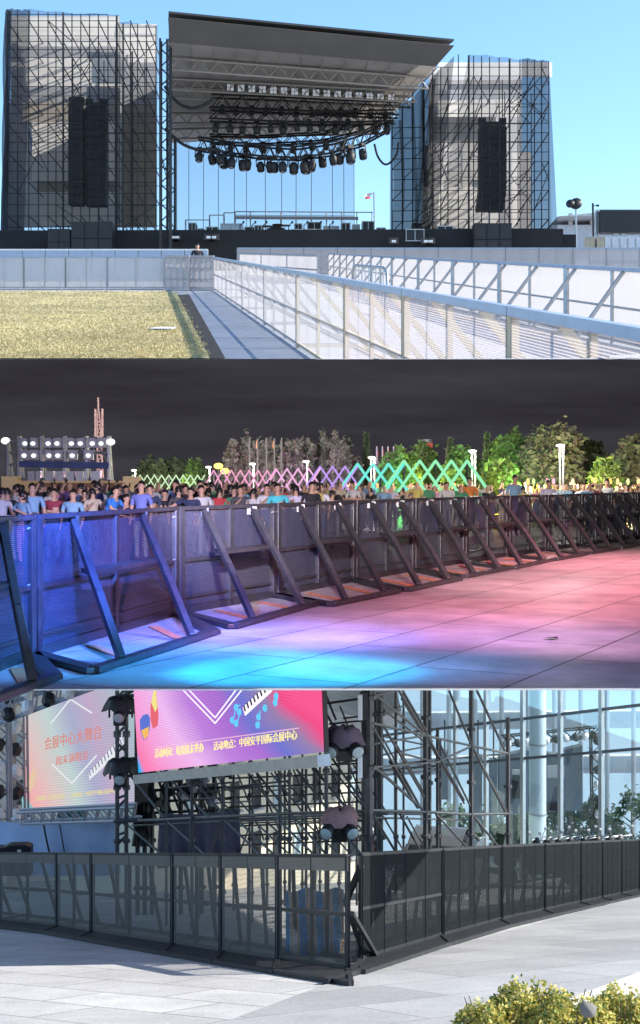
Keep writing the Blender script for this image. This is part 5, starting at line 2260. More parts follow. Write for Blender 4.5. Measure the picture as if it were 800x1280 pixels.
# right screen: bottom edge visible, top runs on up behind the deck edge
dl, dr = 20.5, 15.3
bl, br = P(173, 966, dl), P(405, 940, dr)
nn = (br - bl).cross(UPZ).normalized()


def onto(px, row):
    d0 = V((0, 0, ZC))
    ray = P(px, row, 1) - d0
    return d0 + ray * ((bl - d0).dot(nn) / ray.dot(nn))


tl, tr = onto(165, 826), onto(402, 856)
t, n = led('led_screen', 'large vivid pink and violet LED screen with yellow Chinese writing on the scaffold', tl, tr, br, bl, screen_mat('vivid screen picture', False), .06)


def sm_at(u, v, off=.02):
    return lerp(lerp(bl, br, u), lerp(tl, tr, u), v) + n * off


def pix(px, row):
    """screen point under a picture position of the reference, on the display plane"""
    d0 = V((0, 0, ZC))
    ray = P(px, row, 1) - d0
    k = (bl - d0).dot(n) / ray.dot(n)
    return d0 + ray * k + n * .02


yel = ink('yellow screen ink', (1, .86, .35), .95)
wht = ink('white screen ink', (1, .94, 1), .95)


def write(parent, txt, m, p0, p1, ptop, name='lettering'):
    ux = (p1 - p0)
    w_ = ux.length
    ux.normalize()
    uy = (ptop - p0)
    h_ = uy.length
    uy.normalize()
    lettering(name, txt, m, parent, p0, ux, uy, w_, h_)


write(t, '活动时间：每周周末举办', yel, pix(195, 947.5), pix(256, 940), pix(195, 936))
write(t, '活动地点：中国安平国际会展中心', yel, pix(268.5, 938), pix(373, 924), pix(268.5, 927))
b = MB()
for (x0, y0), (x1, y1) in (((230, 862), (270.5, 904)), ((270.5, 904), (312, 852)), ((232, 856), (270.5, 897)), ((270.5, 897), (306, 850))):
    b.beam(pix(x0, y0), pix(x1, y1), .017, .01, up=n)
b.build('diamond_outline', wht, t)
b = MB()
b.beam(pix(196, 934), pix(375, 910), .012, .008, up=n)
b.build('thin_line', ink('pink screen ink', (1, .6, .8), .8), t)
b = MB()
p_ = [pix(308, 895), pix(342, 864), pix(338, 853), pix(305, 884)]
b.add(p_, [(0, 1, 2, 3)])
b.build('piano_white', wht, t)
b = MB()
for k in range(8):
    f = (k + .5) / 8
    a = lerp(p_[3], p_[2], f)
    c = lerp(p_[0], p_[1], f)
    b.beam(a + n * .006, lerp(a, c, .6) + n * .006, .035, .006, up=n)
b.build('piano_black', ink('black screen ink', (.05, .03, .12), .3), t)
# painted guitar shape
b = MB()


def blob(pts, m, nm, off=.0):
    bb = MB()
    bb.add([pix(x, y) + n * off for x, y in pts], [tuple(range(len(pts)))])
    bb.build(nm, m, t)


blob([(176, 900), (180, 894), (186, 892), (189, 897), (189, 910), (186, 922), (181, 925), (177, 914)], ink('blue screen ink', (.12, .2, .7), .8), 'guitar_body')
blob([(178, 913), (188, 908), (187, 920), (182, 924)], ink('amber screen ink', (1, .55, .15), .8), 'guitar_amber', .004)
blob([(190, 880), (194, 864), (197, 862), (200, 895), (199, 907), (193, 911), (190, 900)], ink('red screen ink', (.85, .16, .2), .8), 'guitar_neck', .004)
blob([(191, 878), (194.5, 862), (197, 862), (199, 884), (196, 890)], ink('lemon screen ink', (.95, .85, .3), .8), 'guitar_head', .008)
b = MB()
for (x, y) in ((292, 900), (297, 904), (301, 890), (297, 884), (325, 896), (324, 906), (333, 885), (346, 878), (347, 870)):
    b.ell(pix(x, y), (.035, .012, .05), 8, 4)
for (x0, y0), (x1, y1) in (((293, 900), (297, 884)), ((298, 904), (302, 889)), ((297, 884), (302, 881)), ((326, 896), (327, 888)), ((347, 878), (347, 866))):
    b.beam(pix(x0, y0), pix(x1, y1), .014, .008, up=n)
b.build('music_notes', ink('sky blue screen ink', (.15, .65, 1), .85), t)
rail = MB()
rail.beam(bl - V((0, 0, .1)), br - V((0, 0, .1)), .18, .14)
rail.build('bottom_rail', M['steel'], t)

# left screen, the daylight wash put into its pale picture colours
dl2, dr2 = 27.5, 22.5
bl, br = P(30, 1014, dl2), P(168, 1004.5, dr2)
nn = (br - bl).cross(UPZ).normalized()
tl, tr = onto(27, 891), onto(168, 838)
t, n = led('led_screen', 'pale sun washed LED screen with faded red Chinese title at the left', tl, tr, br, bl, screen_mat('washed screen picture', True))
red = ink('faded red ink', (.80, .30, .26), .75)
pal = ink('pale ink', (.85, .88, .92), .8)
write(t, '会展中心大舞台', red, pix(57, 938), pix(128, 923), pix(57, 922))
write(t, '周末演唱会', red, pix(71, 957), pix(112, 949), pix(71, 945.5))
write(t, '活动时间：每周周末举办', ink('faded yellow ink', (.85, .74, .42), .75), pix(46, 1001), pix(82, 998), pix(46, 995))
write(t, '活动地点：中国安平国际会展中心', ink('faded yellow ink two', (.85, .74, .42), .75), pix(90, 997), pix(146, 991), pix(90, 991))
b = MB()
for (x0, y0), (x1, y1) in (((65, 904), (89, 874)), ((89, 874), (116, 891)), ((66, 955), (91, 979)), ((91, 979), (122, 944))):
    b.beam(pix(x0, y0), pix(x1, y1), .03, .01, up=n)
b.build('diamond_outline', pal, t)
b = MB()
p_ = [pix(113, 975), pix(158, 934), pix(153, 921), pix(112, 966)]
b.add(p_, [(0, 1, 2, 3)])
b.build('piano_white', pal, t)
b = MB()
for k in range(11):
    f = (k + .5) / 11
    b.beam(lerp(p_[3], p_[2], f) + n * .006, lerp(lerp(p_[3], p_[2], f), lerp(p_[0], p_[1], f), .6) + n * .006, .04, .006, up=n)
b.build('piano_black', ink('faded navy ink', (.25, .27, .42), .7), t)
blob([(28, 1000), (30, 993), (44, 1011), (30, 1013)], ink('faded teal ink', (.3, .62, .66), .75), 'corner_patch')
blob([(34, 985), (38, 972), (44, 958), (47, 966), (44, 982), (38, 990)], ink('faded amber ink', (.85, .60, .42), .8), 'guitar_body')

# ---- scaffolding
def bars(name, label, segs, r=.032, m='scaf', cat='scaffold', names=None):
    c = V((0, 0, 0))
    for s in segs:
        c += (s[0] + s[1]) / 2
    c /= len(segs)
    t = thing(name, label, cat, V((c.x, c.y, z3(c.x, c.y))))
    for s in segs:
        b = MB()
        p, q = s[0], s[1]
        rr = s[2] if len(s) > 2 else r
        b.tube(p, q, rr, 7)
        v = (q - p).normalized()
        nm = 'standard' if abs(v.z) > .97 else ('ledger' if abs(v.z) < .35 else 'diagonal_brace')
        if nm == 'standard':
            L_ = (q - p).length
            k = .5
            while k < L_:
                cc = lerp(p, q, k / L_)
                b.lathe(cc - V((0, 0, .02)), [(rr * 1.8, 0), (rr * 1.8, .05)], 8)
                k += .9
        b.build(nm, M[m], t)
    return t


def stand(px, row_top, d, r=.022):
    x = X(px, d)
    return (V((x, d, z3(x, d))), P(px, row_top, d), r)


DQ = {150: 22.3, 165: 22, 208: 21, 240: 20.2, 278: 19.5, 362: 18, 408: 17.1, 461: 16.4, 495: 18, 532: 19.5, 589: 21.8, 635: 24}


def dq(px):
    ks = sorted(DQ)
    if px <= ks[0]:
        return DQ[ks[0]]
    for a, c in zip(ks[:-1], ks[1:]):
        if a <= px <= c:
            return lerp(DQ[a], DQ[c], (px - a) / (c - a))
    return DQ[ks[-1]]


def sg(x0, y0, x1, y1, r=.03, o=0.0):
    return (P(x0, y0, dq(x0) + o), P(x1, y1, dq(x1) + o), r * .54 * dq(x0) / 17.5)


segs = [stand(208, 962, dq(208)), stand(240, 960, dq(240), .028), stand(278, 960, dq(278)), stand(350, 952, dq(350), .028), stand(362, 945, dq(362)), stand(408, 930, dq(408), .028),
        sg(148, 1027, 208, 1024.5, .042), sg(208, 1024.5, 278, 1021, .042), sg(278, 1021, 362, 1017, .042), sg(362, 1017, 461, 1014, .042),
        sg(165, 1032, 278, 1027, .026, .5), sg(278, 1027, 461, 1021, .026, .5),
        sg(165, 972, 205, 1022), sg(203, 965, 262, 1022), sg(230, 962, 283, 1022), sg(303, 958, 350, 1018), sg(312, 955, 363, 1018),
        sg(160, 1032, 200, 1066), sg(210, 1027, 256, 1068), sg(282, 1026, 325, 1068), sg(300, 1028, 342, 1068), sg(262, 1066, 276, 1027), sg(345, 1022, 390, 1066),
        sg(362, 950, 410, 1013), sg(384, 950, 434, 1012), sg(414, 946, 459, 1011), sg(365, 1019, 406, 1066), sg(410, 1018, 450, 1066),
        sg(208, 985, 290, 978, .024), sg(230, 1000, 278, 997, .024), sg(278, 985, 362, 976, .024)]
def behind(segs, dy, dx):
    out = []
    for q in segs:
        a, c = q[0], q[1]
        k = V((dx, dy, A3 * dy))
        out.append((a + k, c + k, (q[2] if len(q) > 2 else .03) * .85))
    return out


bars('scaffold', 'grey tube scaffold carrying the vivid LED screen', segs)
bars('scaffold', 'second row of the grey scaffold just behind the screen scaffold', behind(segs, 2.0, .35))
segs = [stand(461, 842, dq(461), .055), stand(455, 842, dq(461) + .2, .035), stand(495, 836, dq(495)), stand(532, 828, dq(532), .04), stand(547, 912, dq(547) + .5, .028), stand(589, 816, dq(589), .042), stand(635, 897, dq(635), .042),
        sg(466, 904, 532, 919.5, .034), sg(532, 919.5, 589, 932, .034), sg(589, 932, 635, 942, .034), sg(455, 932, 532, 919.5, .032), sg(470, 959, 546, 953, .03), sg(546, 953, 589, 933, .03), sg(495, 955, 635, 942, .03, .4),
        sg(546, 953, 495, 940, .026), sg(410, 879, 461, 872, .034), sg(461, 872, 497, 862, .034), sg(412, 905, 461, 900, .026), sg(420, 955, 461, 948, .026),
        sg(466, 866, 530, 918, .036), sg(492, 852, 532, 919, .036), sg(497, 852, 540, 927, .034), sg(535, 922, 580, 1000, .036), sg(545, 920, 604, 1040, .03), sg(464, 905, 518, 1003, .036), sg(480, 908, 530, 996, .034),
        sg(466, 957, 528, 1012, .036), sg(487, 952, 522, 1010, .034), sg(500, 1018, 526, 1064, .032), sg(466, 1018, 494, 1064, .034), sg(545, 1018, 590, 1066, .03), sg(556, 850, 589, 931, .034), sg(589, 931, 632, 1016, .034),
        sg(592, 854, 631, 938, .036), sg(592, 936, 634, 1016, .032), sg(590, 1018, 626, 1062, .03),
        sg(461, 1013, 532, 1015, .042), sg(532, 1015, 589, 1018, .036), sg(589, 1018, 635, 1017, .036), sg(461, 1022, 589, 1025, .028, .5),
        sg(405, 862, 420, 900, .03), sg(407, 890, 440, 950, .03)]
bars('scaffold', 'dark diagonal braced scaffold wing right of the LED screen in front of the glass hall', segs)
bars('scaffold', 'rear row of the braced scaffold wing, behind the thick pole', behind([q for q in segs if max(q[0].x / q[0].y, q[1].x / q[1].y) < .115], 2.2, .25))
# denser scaffold behind, under the screen
segs = []
for i, px in enumerate((292, 312, 334, 356, 378, 400, 424, 446)):
    segs.append(stand(px, 945 - i * 3, 25 + (i % 2) * 1.2, .024))
for i in range(9):
    r_ = 958 + i * 12
    segs.append((P(286, r_ + 3, 25), P(460, r_ - 4, 25), .018))
for i in range(7):
    segs.append((P(290 + i * 24, 950, 26.2), P(330 + i * 24, 1050, 26.2), .018))
bars('scaffold', 'dense dark scaffold grid standing behind the main scaffold', segs, m='blacktube')
segs = []
rs = random.Random(2)
for i, px in enumerate((172, 181, 190, 226, 252, 268)):
    segs.append(stand(px, 950, 24.2, .045))
for i in range(5):
    segs.append((P(168, 975 + i * 14, 24.2), P(290, 970 + i * 14, 24.2), .028))
for i in range(9):
    segs.append((P(170 + i * 12, 965, 24.4), P(196 + i * 11, 1025, 24.4), .026))
bars('scaffold', 'dark scaffold tangle with cables right of the truss tower', segs, m='blacktube')
# tangle of small rigging pieces on it
t = thing('rigging', 'black cables and clamps bundled on the scaffold right of the truss tower', 'rigging', V((X(178, 23.6), 23.6, z3(X(178, 23.6), 23.6))))
for px in (169, 173, 178, 184, 190):
    b = MB()
    b.path([P(px + rs.uniform(-1.5, 1.5), 968 + k * 9, 23.6 + rs.uniform(-.1, .1)) for k in range(11)], .05, 5)
    b.build('cable_bundle', M['darkrig'], t)
for k in range(16):
    b = MB()
    c = P(rs.uniform(192, 272), rs.uniform(968, 1003), 23.7)
    b.lathe(c, [(.05, -.1), (.10, 0), (.09, .1)], 8, axis=(rs.uniform(-1, 1), rs.uniform(-1, 1), rs.uniform(-1, 1)))
    b.build('clamp_lamp', M['darkrig'] if k % 3 else M['greyframe'], t)
# truss tower between the screens
d = 21.3
segs = []
for px, dd in ((146.5, d), (158, d), (146.5, d + .5), (158, d + .5)):
    segs.append(stand(px, 816, dd, .036))
for k in range(9):
    r0 = 860 + k * 23
    segs.append((P(146.5, r0, d), P(158, r0 + (11 if k % 2 else -4), d), .024))
    segs.append((P(158, r0, d + .5), P(146.5, r0 + 12, d + .5), .024))
for r0 in (872, 893, 951, 972, 1027):
    segs.append((P(142, r0, d - .05), P(172, r0 - 3, d - .05), .03))
segs += [(P(150, 952, d), P(172, 975, d), .03), (P(150, 872, d), P(168, 862, d), .03)]
bars('truss_tower', 'slim grey scaffold tower standing between the two LED screens', segs, cat='tower')


def cloth_hat(mb, c, w, h, seed):
    rr = random.Random(seed)
    n = 18
    rings = []
    for lv, (f, z) in enumerate(((.05, -.12), (.62, 0), (.98, -.22), (1.12, -.62), (1.28, -1.0))):
        rings.append([c + V((math.cos(2 * math.pi * k / n) * w * f * (1 + (.2 if lv > 2 else .08) * math.sin(k * 2.1 + seed)), math.sin(2 * math.pi * k / n) * w * .7 * f,
                             z * h + (rr.uniform(-.3, .15) * h if lv > 2 else rr.uniform(-.1, .1) * h) + .12 * h * math.sin(k * 1.7))) for k in range(n)])
    vv = [p for r_ in rings for p in r_]
    fs = []
    for i in range(len(rings) - 1):
        for k in range(n):
            k2 = (k + 1) % n
            fs.append((i * n + k, i * n + k2, (i + 1) * n + k2, (i + 1) * n + k))
    fs.append(tuple(range(n)))
    mb.add(vv, fs)


def mover(label, px, row, d, cm, sc=1.0, two=True, seed=1):
    c = P(px, row, d)
    t = thing('covered_light', label, 'stage light', c)
    b = MB()
    cloth_hat(b, c + V((0, 0, .26 * sc)), .30 * sc, .28 * sc, seed)
    b.build('rain_cover', M[cm], t, smooth=True)
    for sx in ((-1, 1) if two else (0,)):
        b = MB()
        q = c + V((sx * .2 * sc, -.12, -.12 * sc))
        b.lathe(q, [(.07 * sc, .2 * sc), (.13 * sc, .12 * sc), (.14 * sc, -.10 * sc), (.12 * sc, -.14 * sc)], 14, axis=(-sx * .35, .8, .25))
        b.build('lamp_head', M['blackpaint'], t, smooth=False)
        b = MB()
        b.lathe(q - V((-sx * .35, .8, .25)).normalized() * .142 * sc, [(.115 * sc, 0), (.10 * sc, -.012 * sc), (.03 * sc, -.02)], 14, axis=(-sx * .35, .8, .25))
        b.build('lens', M['lens_bright'], t)
    b = MB()
    b.box(c + V((0, 0, -.26 * sc)), (.3 * sc, .3 * sc, .2 * sc))
    b.beam(c + V((-.26 * sc, 0, -.2 * sc)), c + V((-.26 * sc, 0, .2 * sc)), .04 * sc, .08 * sc)
    b.beam(c + V((.26 * sc, 0, -.2 * sc)), c + V((.26 * sc, 0, .2 * sc)), .04 * sc, .08 * sc)
    b.build('base', M['blackpaint'], t, bevel=.01)
    return t


M['lens_bright'] = mat('greenish lens', (.42, .50, .50), .12, 0, .1, 10)
mover('two stage lights under a mauve rain cloth beside the vivid LED screen', 430, 926, 15.9, 'cloth_mauve', .66, True, 3)
mover('two stage lights under a faded pink cloth on the main scaffold ledger', 424, 1027, 16.2, 'cloth_pink', .66, True, 5)
mover('dark stage light with grey cover on the slim tower, upper one', 151, 886, 20.9, 'fframe', .72, False, 2)
mover('dark stage light with grey cover on the slim tower, lower one', 152, 963, 20.9, 'fframe', .72, False, 7)
for lab, r0, r1, px in (('white strip light on the thick scaffold pole, upper one', 868, 900, 450), ('white strip light on the thick scaffold pole, lower one', 945, 972, 450)):
    t = thing('strip_light', lab, 'light', P(px, r1, 16.1), 'white strip lights on the scaffold pole')
    b = MB()
    a, c = P(px - 3, r1, 16.1), P(px + 3, r0, 16.1)
    b.box(((a.x + c.x) / 2, 16.1, (a.z + c.z) / 2), (c.x - a.x, .06, c.z - a.z))
    b.build('diffuser', mat('white diffuser', (.85, .86, .88), .4) if r0 < 900 else bpy.data.materials['white diffuser'], t, bevel=.008)
    b = MB()
    b.box(((a.x + c.x) / 2 + .05, 16.17, (a.z + c.z) / 2), (.1, .08, c.z - a.z + .03))
    b.build('housing', M['blackpaint'], t)
# drapes below
def drape(name, label, q, m, folds=8, amp=.05, cat='drape'):
    a, b_, c, d_ = q
    mb = MB()
    nx, ny = folds * 4, 6
    nrm = (b_ - a).cross(d_ - a).normalized()
    g = []
    for i in range(nx + 1):
        for j in range(ny + 1):
            u, v = i / nx, j / ny
            p = lerp(lerp(a, b_, u), lerp(d_, c, u), v)
            g.append(p + nrm * amp * math.sin(u * folds * 6.28 + v) * (1.1 - v) + V((0, 0, -.06 * math.sin(u * 3.14) * v)))
    for i in range(nx):
        for j in range(ny):
            k = lambda x, y: x * (ny + 1) + y
            mb.add([g[k(i, j)], g[k(i + 1, j)], g[k(i + 1, j + 1)], g[k(i, j + 1)]], [(0, 1, 2, 3)])
    return tag(mb.build(name, m, smooth=True), label, cat)


drape('cloth_cover', 'dark purple grey cloth draped over equipment under the vivid LED screen', [P(196, 1085, 22.6), P(302, 1080, 22.0), P(300, 1010, 22.0), P(200, 1016, 22.6)], mat('purple grey cloth', (.13, .11, .15), .8, 0, .2, 3), 5, .07)
drape('blue_tarpaulin', 'blue tarpaulin wall with black seam lines behind the left fence run', [P(-30, 1095, 27.5), P(151, 1095, 25.5), P(150, 1026, 25.5), P(-30, 1025, 27.5)], mat('blue grey tarpaulin', (.34, .44, .64), .6, 0, .12, 1.5), 4, .10, 'tarpaulin')
b = MB()
b.path([P(54, 1027, 26.2), P(57, 1045, 26.15), P(65, 1080, 26.1)], .02, 5)
tag(b.build('rope', M['blackpaint']), 'left black rope hanging down the blue tarpaulin', 'rope')
b = MB()
b.path([P(74, 1027, 26.0), P(77, 1045, 25.95), P(83, 1080, 25.9)], .014, 5)
tag(b.build('rope', M['blackpaint']), 'right thin black rope hanging down the blue tarpaulin', 'rope')
t = thing('equipment_case', 'black equipment box with a light mark behind the far left fence', 'case', P(18, 1095, 25.2))
b = MB()
b.slab([P(-6, 1095, 25.2), P(38, 1095, 25.2), P(38, 1059, 25.2), P(32, 1056.5, 25.2), P(10, 1057, 25.2), P(4, 1060, 25.2), P(-6, 1060.5, 25.2)], (0, .25, 0))
b.build('body', M['blackpaint'], t)
b = MB()
b.box(P(24, 1063.5, 25.17), (.07, .02, .04))
b.build('light_mark', M['white'], t)
# left background: beige column, trusses with lamps, green netting
t = thing('concrete_column', 'beige stone column behind the trusses at the left edge', 'column', on3(X(11, 34), 34))
b = MB()
g0 = on3(X(11, 34), 34)
tp = P(11, 886, 34)
b.box((g0.x, 34.3, (g0.z + tp.z) / 2), (.22, .22, tp.z - g0.z))
cb = mat('beige stone', (.55, .42, .30), .8, 0, .1, 2)
b.build('shaft', cb, t, bevel=.03)
b = MB()
b.box((g0.x, 34.3, tp.z + .08), (.34, .34, .14))
b.build('capital', cb, t)


def lamp_truss(label, p, q, s, nl, m='greyframe'):
    t = thing('lamp_truss', label, 'truss', (p + q) / 2)
    v = (q - p).normalized()
    a = v.cross(V((0, 1, 0)))
    a.normalize()
    c = V((0, 1, 0))
    b = MB()
    for i, j in ((-1, -1), (1, -1), (1, 1), (-1, 1)):
        b.tube(p + a * s * i + c * s * j, q + a * s * i + c * s * j, .03, 5)
    b.build('chords', M[m], t)
    b = MB()
    k = int((q - p).length / (s * 2)) + 1
    for i in range(k):
        e = 1 if i % 2 else -1
        b.tube(lerp(p, q, i / k) + a * s * e - c * s, lerp(p, q, (i + 1) / k) - a * s * e - c * s, .018, 4)
        b.tube(lerp(p, q, i / k) + a * s * e + c * s, lerp(p, q, (i + 1) / k) - a * s * e + c * s, .018, 4)
    b.build('lacing', M[m], t)
    for i in range(nl):
        f = (i + .5) / nl
        b = MB()
        cc = lerp(p, q, f) - V((0, s + .05, .1))
        b.lathe(cc, [(.07, -.12), (.12, -.05), (.12, .1), (.06, .15)], 10, axis=(rs.uniform(-.5, .5), .7, .6))
        b.build('lamp_head', M['blackpaint'] if i % 2 else M['white'], t)
    return t


lamp_truss('upper slanted lamp truss over the pale LED screen', P(-20, 898, 25.5), P(130, 840, 23), .2, 6)
lamp_truss('second slanted lamp truss behind the upper one at top left', P(-20, 876, 27), P(100, 838, 26), .2, 5)
lamp_truss('vertical lamp truss at the left edge of the pale LED screen', P(24, 1024, 27), P(22, 888, 27), .16, 5)
lamp_truss('vertical lamp truss at the left picture edge', P(2, 1024, 26), P(1, 880, 26), .16, 5)
lamp_truss('low level truss under the pale LED screen', P(26, 1021, 25.8), P(172, 1015, 22), .12, 0)
drape('green_net', 'green construction net seen below the pale LED screen', [P(72, 1027, 27.5), P(108, 1027, 27.5), P(108, 1010, 27.5), P(72, 1011, 27.5)], mat('green net', (.07, .24, .13), .8, 0, .2, 4), 4, .04, 'net')
def block(name, label, px0, px1, yl, yr, row_t, wm, nx, rows, ws, seed):
    """building with its front turned towards the sun; windows sit on that front"""
    A_, B_ = V((X(px0, yl), yl, 0)), V((X(px1, yr), yr, 0))
    u = (B_ - A_).normalized()
    nrm = V((u.y, -u.x, 0))
    zt_ = min(-.5, P(px1, row_t, yr).z)
    zb = z3(B_.x, B_.y) - .5
    t = thing(name, label, 'building', V(((A_.x + B_.x) / 2, (A_.y + B_.y) / 2, zb)))
    b = MB()
    b.slab([V((A_.x, A_.y, zb)), V((B_.x, B_.y, zb)), V((B_.x, B_.y, zt_)), V((A_.x, A_.y, zt_))], -nrm * 3)
    b.build('wall', wm, t)
    R = Matrix(((u.x, nrm.x, 0), (u.y, nrm.y, 0), (0, 0, 1)))
    for i in range(nx):
        c = lerp(A_, B_, (i + .5) / nx)
        for j in range(rows):
            z = lerp(zt_ - .9, z3(c.x, c.y) + 1.2, j / max(1, rows - 1))
            p = V((c.x, c.y, z)) + nrm * .015
            b = MB()
            b.box(p, (ws[0], .05, ws[1]), R)
            b.build('window', M['glass_dark'] if (i * 3 + j * 5 + seed) % 4 else M['pale_pane'], t)
            b = MB()
            b.box(p - V((0, 0, ws[1] / 2 + .04)) + nrm * .05, (ws[0] + .12, .14, .06), R)
            b.build('sill', M['concrete'], t)
    b = MB()
    b.slab([V((A_.x, A_.y, zt_ + .002)) + nrm * .12, V((B_.x, B_.y, zt_ + .002)) + nrm * .12, V((B_.x, B_.y, zt_ + .2)) + nrm * .12, V((A_.x, A_.y, zt_ + .2)) + nrm * .12], -nrm * .4)
    b.build('cornice', wm, t)
    return t


M['pale_pane'] = mat('pale window', (.5, .58, .6), .15)
block('pale_building', 'pale cream building with window rows behind the left trusses', -60, 182, 43, 49, 800, mat('pale cream wall', (.84, .80, .74), .8, 0, .08, .5), 8, 4, (.42, .8), 1)
block('stone_building', 'cream stone building with tall windows behind the scaffolds', 190, 452, 33.5, 40.5, 860, mat('cream stone', (.82, .72, .55), .8, 0, .1, .6), 10, 3, (.34, .8), 0)
t = thing('white_canopy', 'curved white roof canopy seen between screen and glass hall', 'canopy', P(440, 905, 30))
b = MB()
pts = [P(404 + k * 7, 884 + 14 * math.sin(k / 14 * 2.6) - k * .2, 30) for k in range(15)]
for p_, q_ in zip(pts[:-1], pts[1:]):
    b.slab([p_, q_, q_ - V((0, 0, .28)), p_ - V((0, 0, .28))], (0, 3, .2))
b.build('roof_edge', mat('white canopy', (.72, .71, .68), .6), t)
b = MB()
b.tube(on3(X(470, 31), 31), P(470, 900, 31), .12, 8)
b.build('post', M['concrete'], t)

# ---- glass hall
gm = bpy.data.materials.new('hall glass')
gm.use_nodes = True
nt = gm.node_tree
nt.nodes.clear()
N, L = nt.nodes.new, nt.links.new
o_ = N('ShaderNodeOutputMaterial')
gl = N('ShaderNodeBsdfGlossy')
gl.inputs['Roughness'].default_value = .02
gl.inputs['Color'].default_value = (.6, .84, 1, 1)
tp_ = N('ShaderNodeBsdfTransparent')
tp_.inputs['Color'].default_value = (.78, .88, .92, 1)
mx = N('ShaderNodeMixShader')
mx.inputs[0].default_value = .17
L(tp_.outputs[0], mx.inputs[1])
L(gl.outputs[0], mx.inputs[2])
L(mx.outputs[0], o_.inputs[0])
LEAN = .30
dR, dL = 34.0, 43.5
GA, GB = on3(X(452, dL), dL), on3(X(822, dR), dR)
hall = thing('glass_hall', 'convention hall facade of large blue glass panes in thin steel mullions', 'building', (GA + GB) / 2)
HN = (GB - GA).cross(V((0, LEAN, 1))).normalized()


def fp(px, row, off=0.0):
    """point of the leaning facade plane"""
    d0 = V((0, 0, ZC))
    ray = P(px, row, 1) - d0
    return d0 + ray * ((GA - d0).dot(HN) / ray.dot(HN)) - HN * (off if HN.y > 0 else -off)


mus = (455, 497, 534, 571, 609, 655, 702, 753, 806, 862, 922)
levels = [lambda x: 1104 - (x - 452) * .03, lambda x: lerp(952, 935, (x - 609) / 203), lambda x: lerp(904, 880, (x - 609) / 203), lambda x: 775]
for i in range(len(mus) - 1):
    for j in range(3):
        u0, u1 = mus[i], mus[i + 1]
        b = MB()
        b.quad(fp(u0, levels[j](u0)), fp(u1, levels[j](u1)), fp(u1, levels[j + 1](u1)), fp(u0, levels[j + 1](u0)))
        b.build('pane', gm, hall)
mm2 = mat('pale steel mullion', (.34, .39, .43), .35, .5, .08, 3)
for u in mus:
    b = MB()
    b.beam(fp(u, levels[0](u), .05), fp(u, 775, .05), .12, .12, up=HN)
    b.build('mullion', mm2, hall)
dt = mat('dark transom', (.10, .12, .14), .4, .3)
for f in (levels[1], levels[2]):
    b = MB()
    for u0, u1 in zip(mus[:-1], mus[1:]):
        b.beam(fp(u0, f(u0), .03), fp(u1, f(u1), .03), .08, .07, up=HN)
    b.build('transom', dt, hall)
# galleries and slender inner columns of the hall
gw = mat('white gallery', (.72, .74, .76), .6, 0, .05)
for r0, r1 in ((846, 858), (900, 909), (958, 965)):
    b = MB()
    b.slab([P(440, r1 + 4, 52), P(930, r1, 49), P(930, r0, 49), P(440, r0 + 4, 52)], (0, 2.5, 0))
    b.build('gallery', gw, hall)
for k in range(13):
    px = 462 + k * 33
    b = MB()
    b.tube(on3(X(px, 49), 49), P(px, 760, 49), .09, 8)
    b.build('inner_column', gw, hall)
# inside the hall; screen, trusses and trees are reflections modelled as solid things
t = thing('hall_column', 'pale blue round metal column inside the glass hall', 'column', on3(X(672, 40.5), 40.5))
b = MB()
dcol = 40.5
g0 = on3(X(672, dcol), dcol)
b.lathe(g0, [(.27, 0), (.27, -.3 - g0.z)], 24)
b.build('shaft', mat('pale blue metal', (.62, .74, .80), .3, .3, .05), t, smooth=False)
b = MB()
for z in (2.0, 4.2):
    b.lathe(g0 + V((0, 0, z)), [(.285, 0), (.285, .06)], 24)
b.build('ring', M['steel'], t)
t = thing('reflected_screen', 'large dark grey screen back, a reflection modelled behind the glass hall panes', 'screen', on3(X(680, 45), 45))  # mirror image of the stage screen, built as an object behind the panes
ds1 = mat('grey blue panel', (.13, .16, .19), .6, 0, .1, .5)
b = MB()
a, c = P(624, 1018, 45), P(728, 942, 45)
b.slab([P(624, 1018, 45), P(728, 1013, 45), P(728, 932, 45), P(704, 938, 45), P(700, 944, 45), P(660, 938, 45), P(624, 946, 45)], (0, .4, 0))
b.build('panel', ds1, t)
for q, mm_n in (((640, 968, 657, 962), 'white'), ((649, 982, 657, 966), 'white'), ((684, 972, 705, 957), 'white'), ((684, 1013, 705, 1003), 'blackpaint'), ((641, 998, 650, 970), 'blackpaint')):
    b = MB()
    a, c = P(q[0], q[1], 44.97), P(q[2], q[3], 44.97)
    b.box(((a.x + c.x) / 2, 44.96, (a.z + c.z) / 2), (c.x - a.x, .05, c.z - a.z))
    b.build('opening', M[mm_n] if mm_n != 'white' else mat('pale opening', (.5, .52, .52), .7) if q[0] == 640 else bpy.data.materials['pale opening'], t)
for px in (640, 672, 712):
    b = MB()
    b.tube(on3(X(px, 45.3), 45.3), P(px, 1010, 45.3), .08, 6)
    b.build('leg', M['blackpaint'], t)
for i, (p0, p1, r0, r1) in enumerate(((592, 603, 945, 1040), (612, 622, 950, 1030), (552, 560, 940, 1000))):
    t = thing('hanging_banner', ('tall dark panel behind the glass left of the dark screen', 'narrow dark panel beside the dark screen', 'dark hanging panel behind the scaffold wing')[i], 'panel', on3(X(p0, 45), 45))
    b = MB()
    a, c = P(p0, r1, 45), P(p1, r0, 45)
    b.box(((a.x + c.x) / 2, 45.2, (a.z + c.z) / 2), (c.x - a.x, .3, c.z - a.z))
    b.build('face', ds1, t)
    b = MB()
    b.tube(P((p0 + p1) / 2, r0, 45.2), P((p0 + p1) / 2, 900, 45.2), .03, 5)
    b.build('hanger', M['blackpaint'], t)
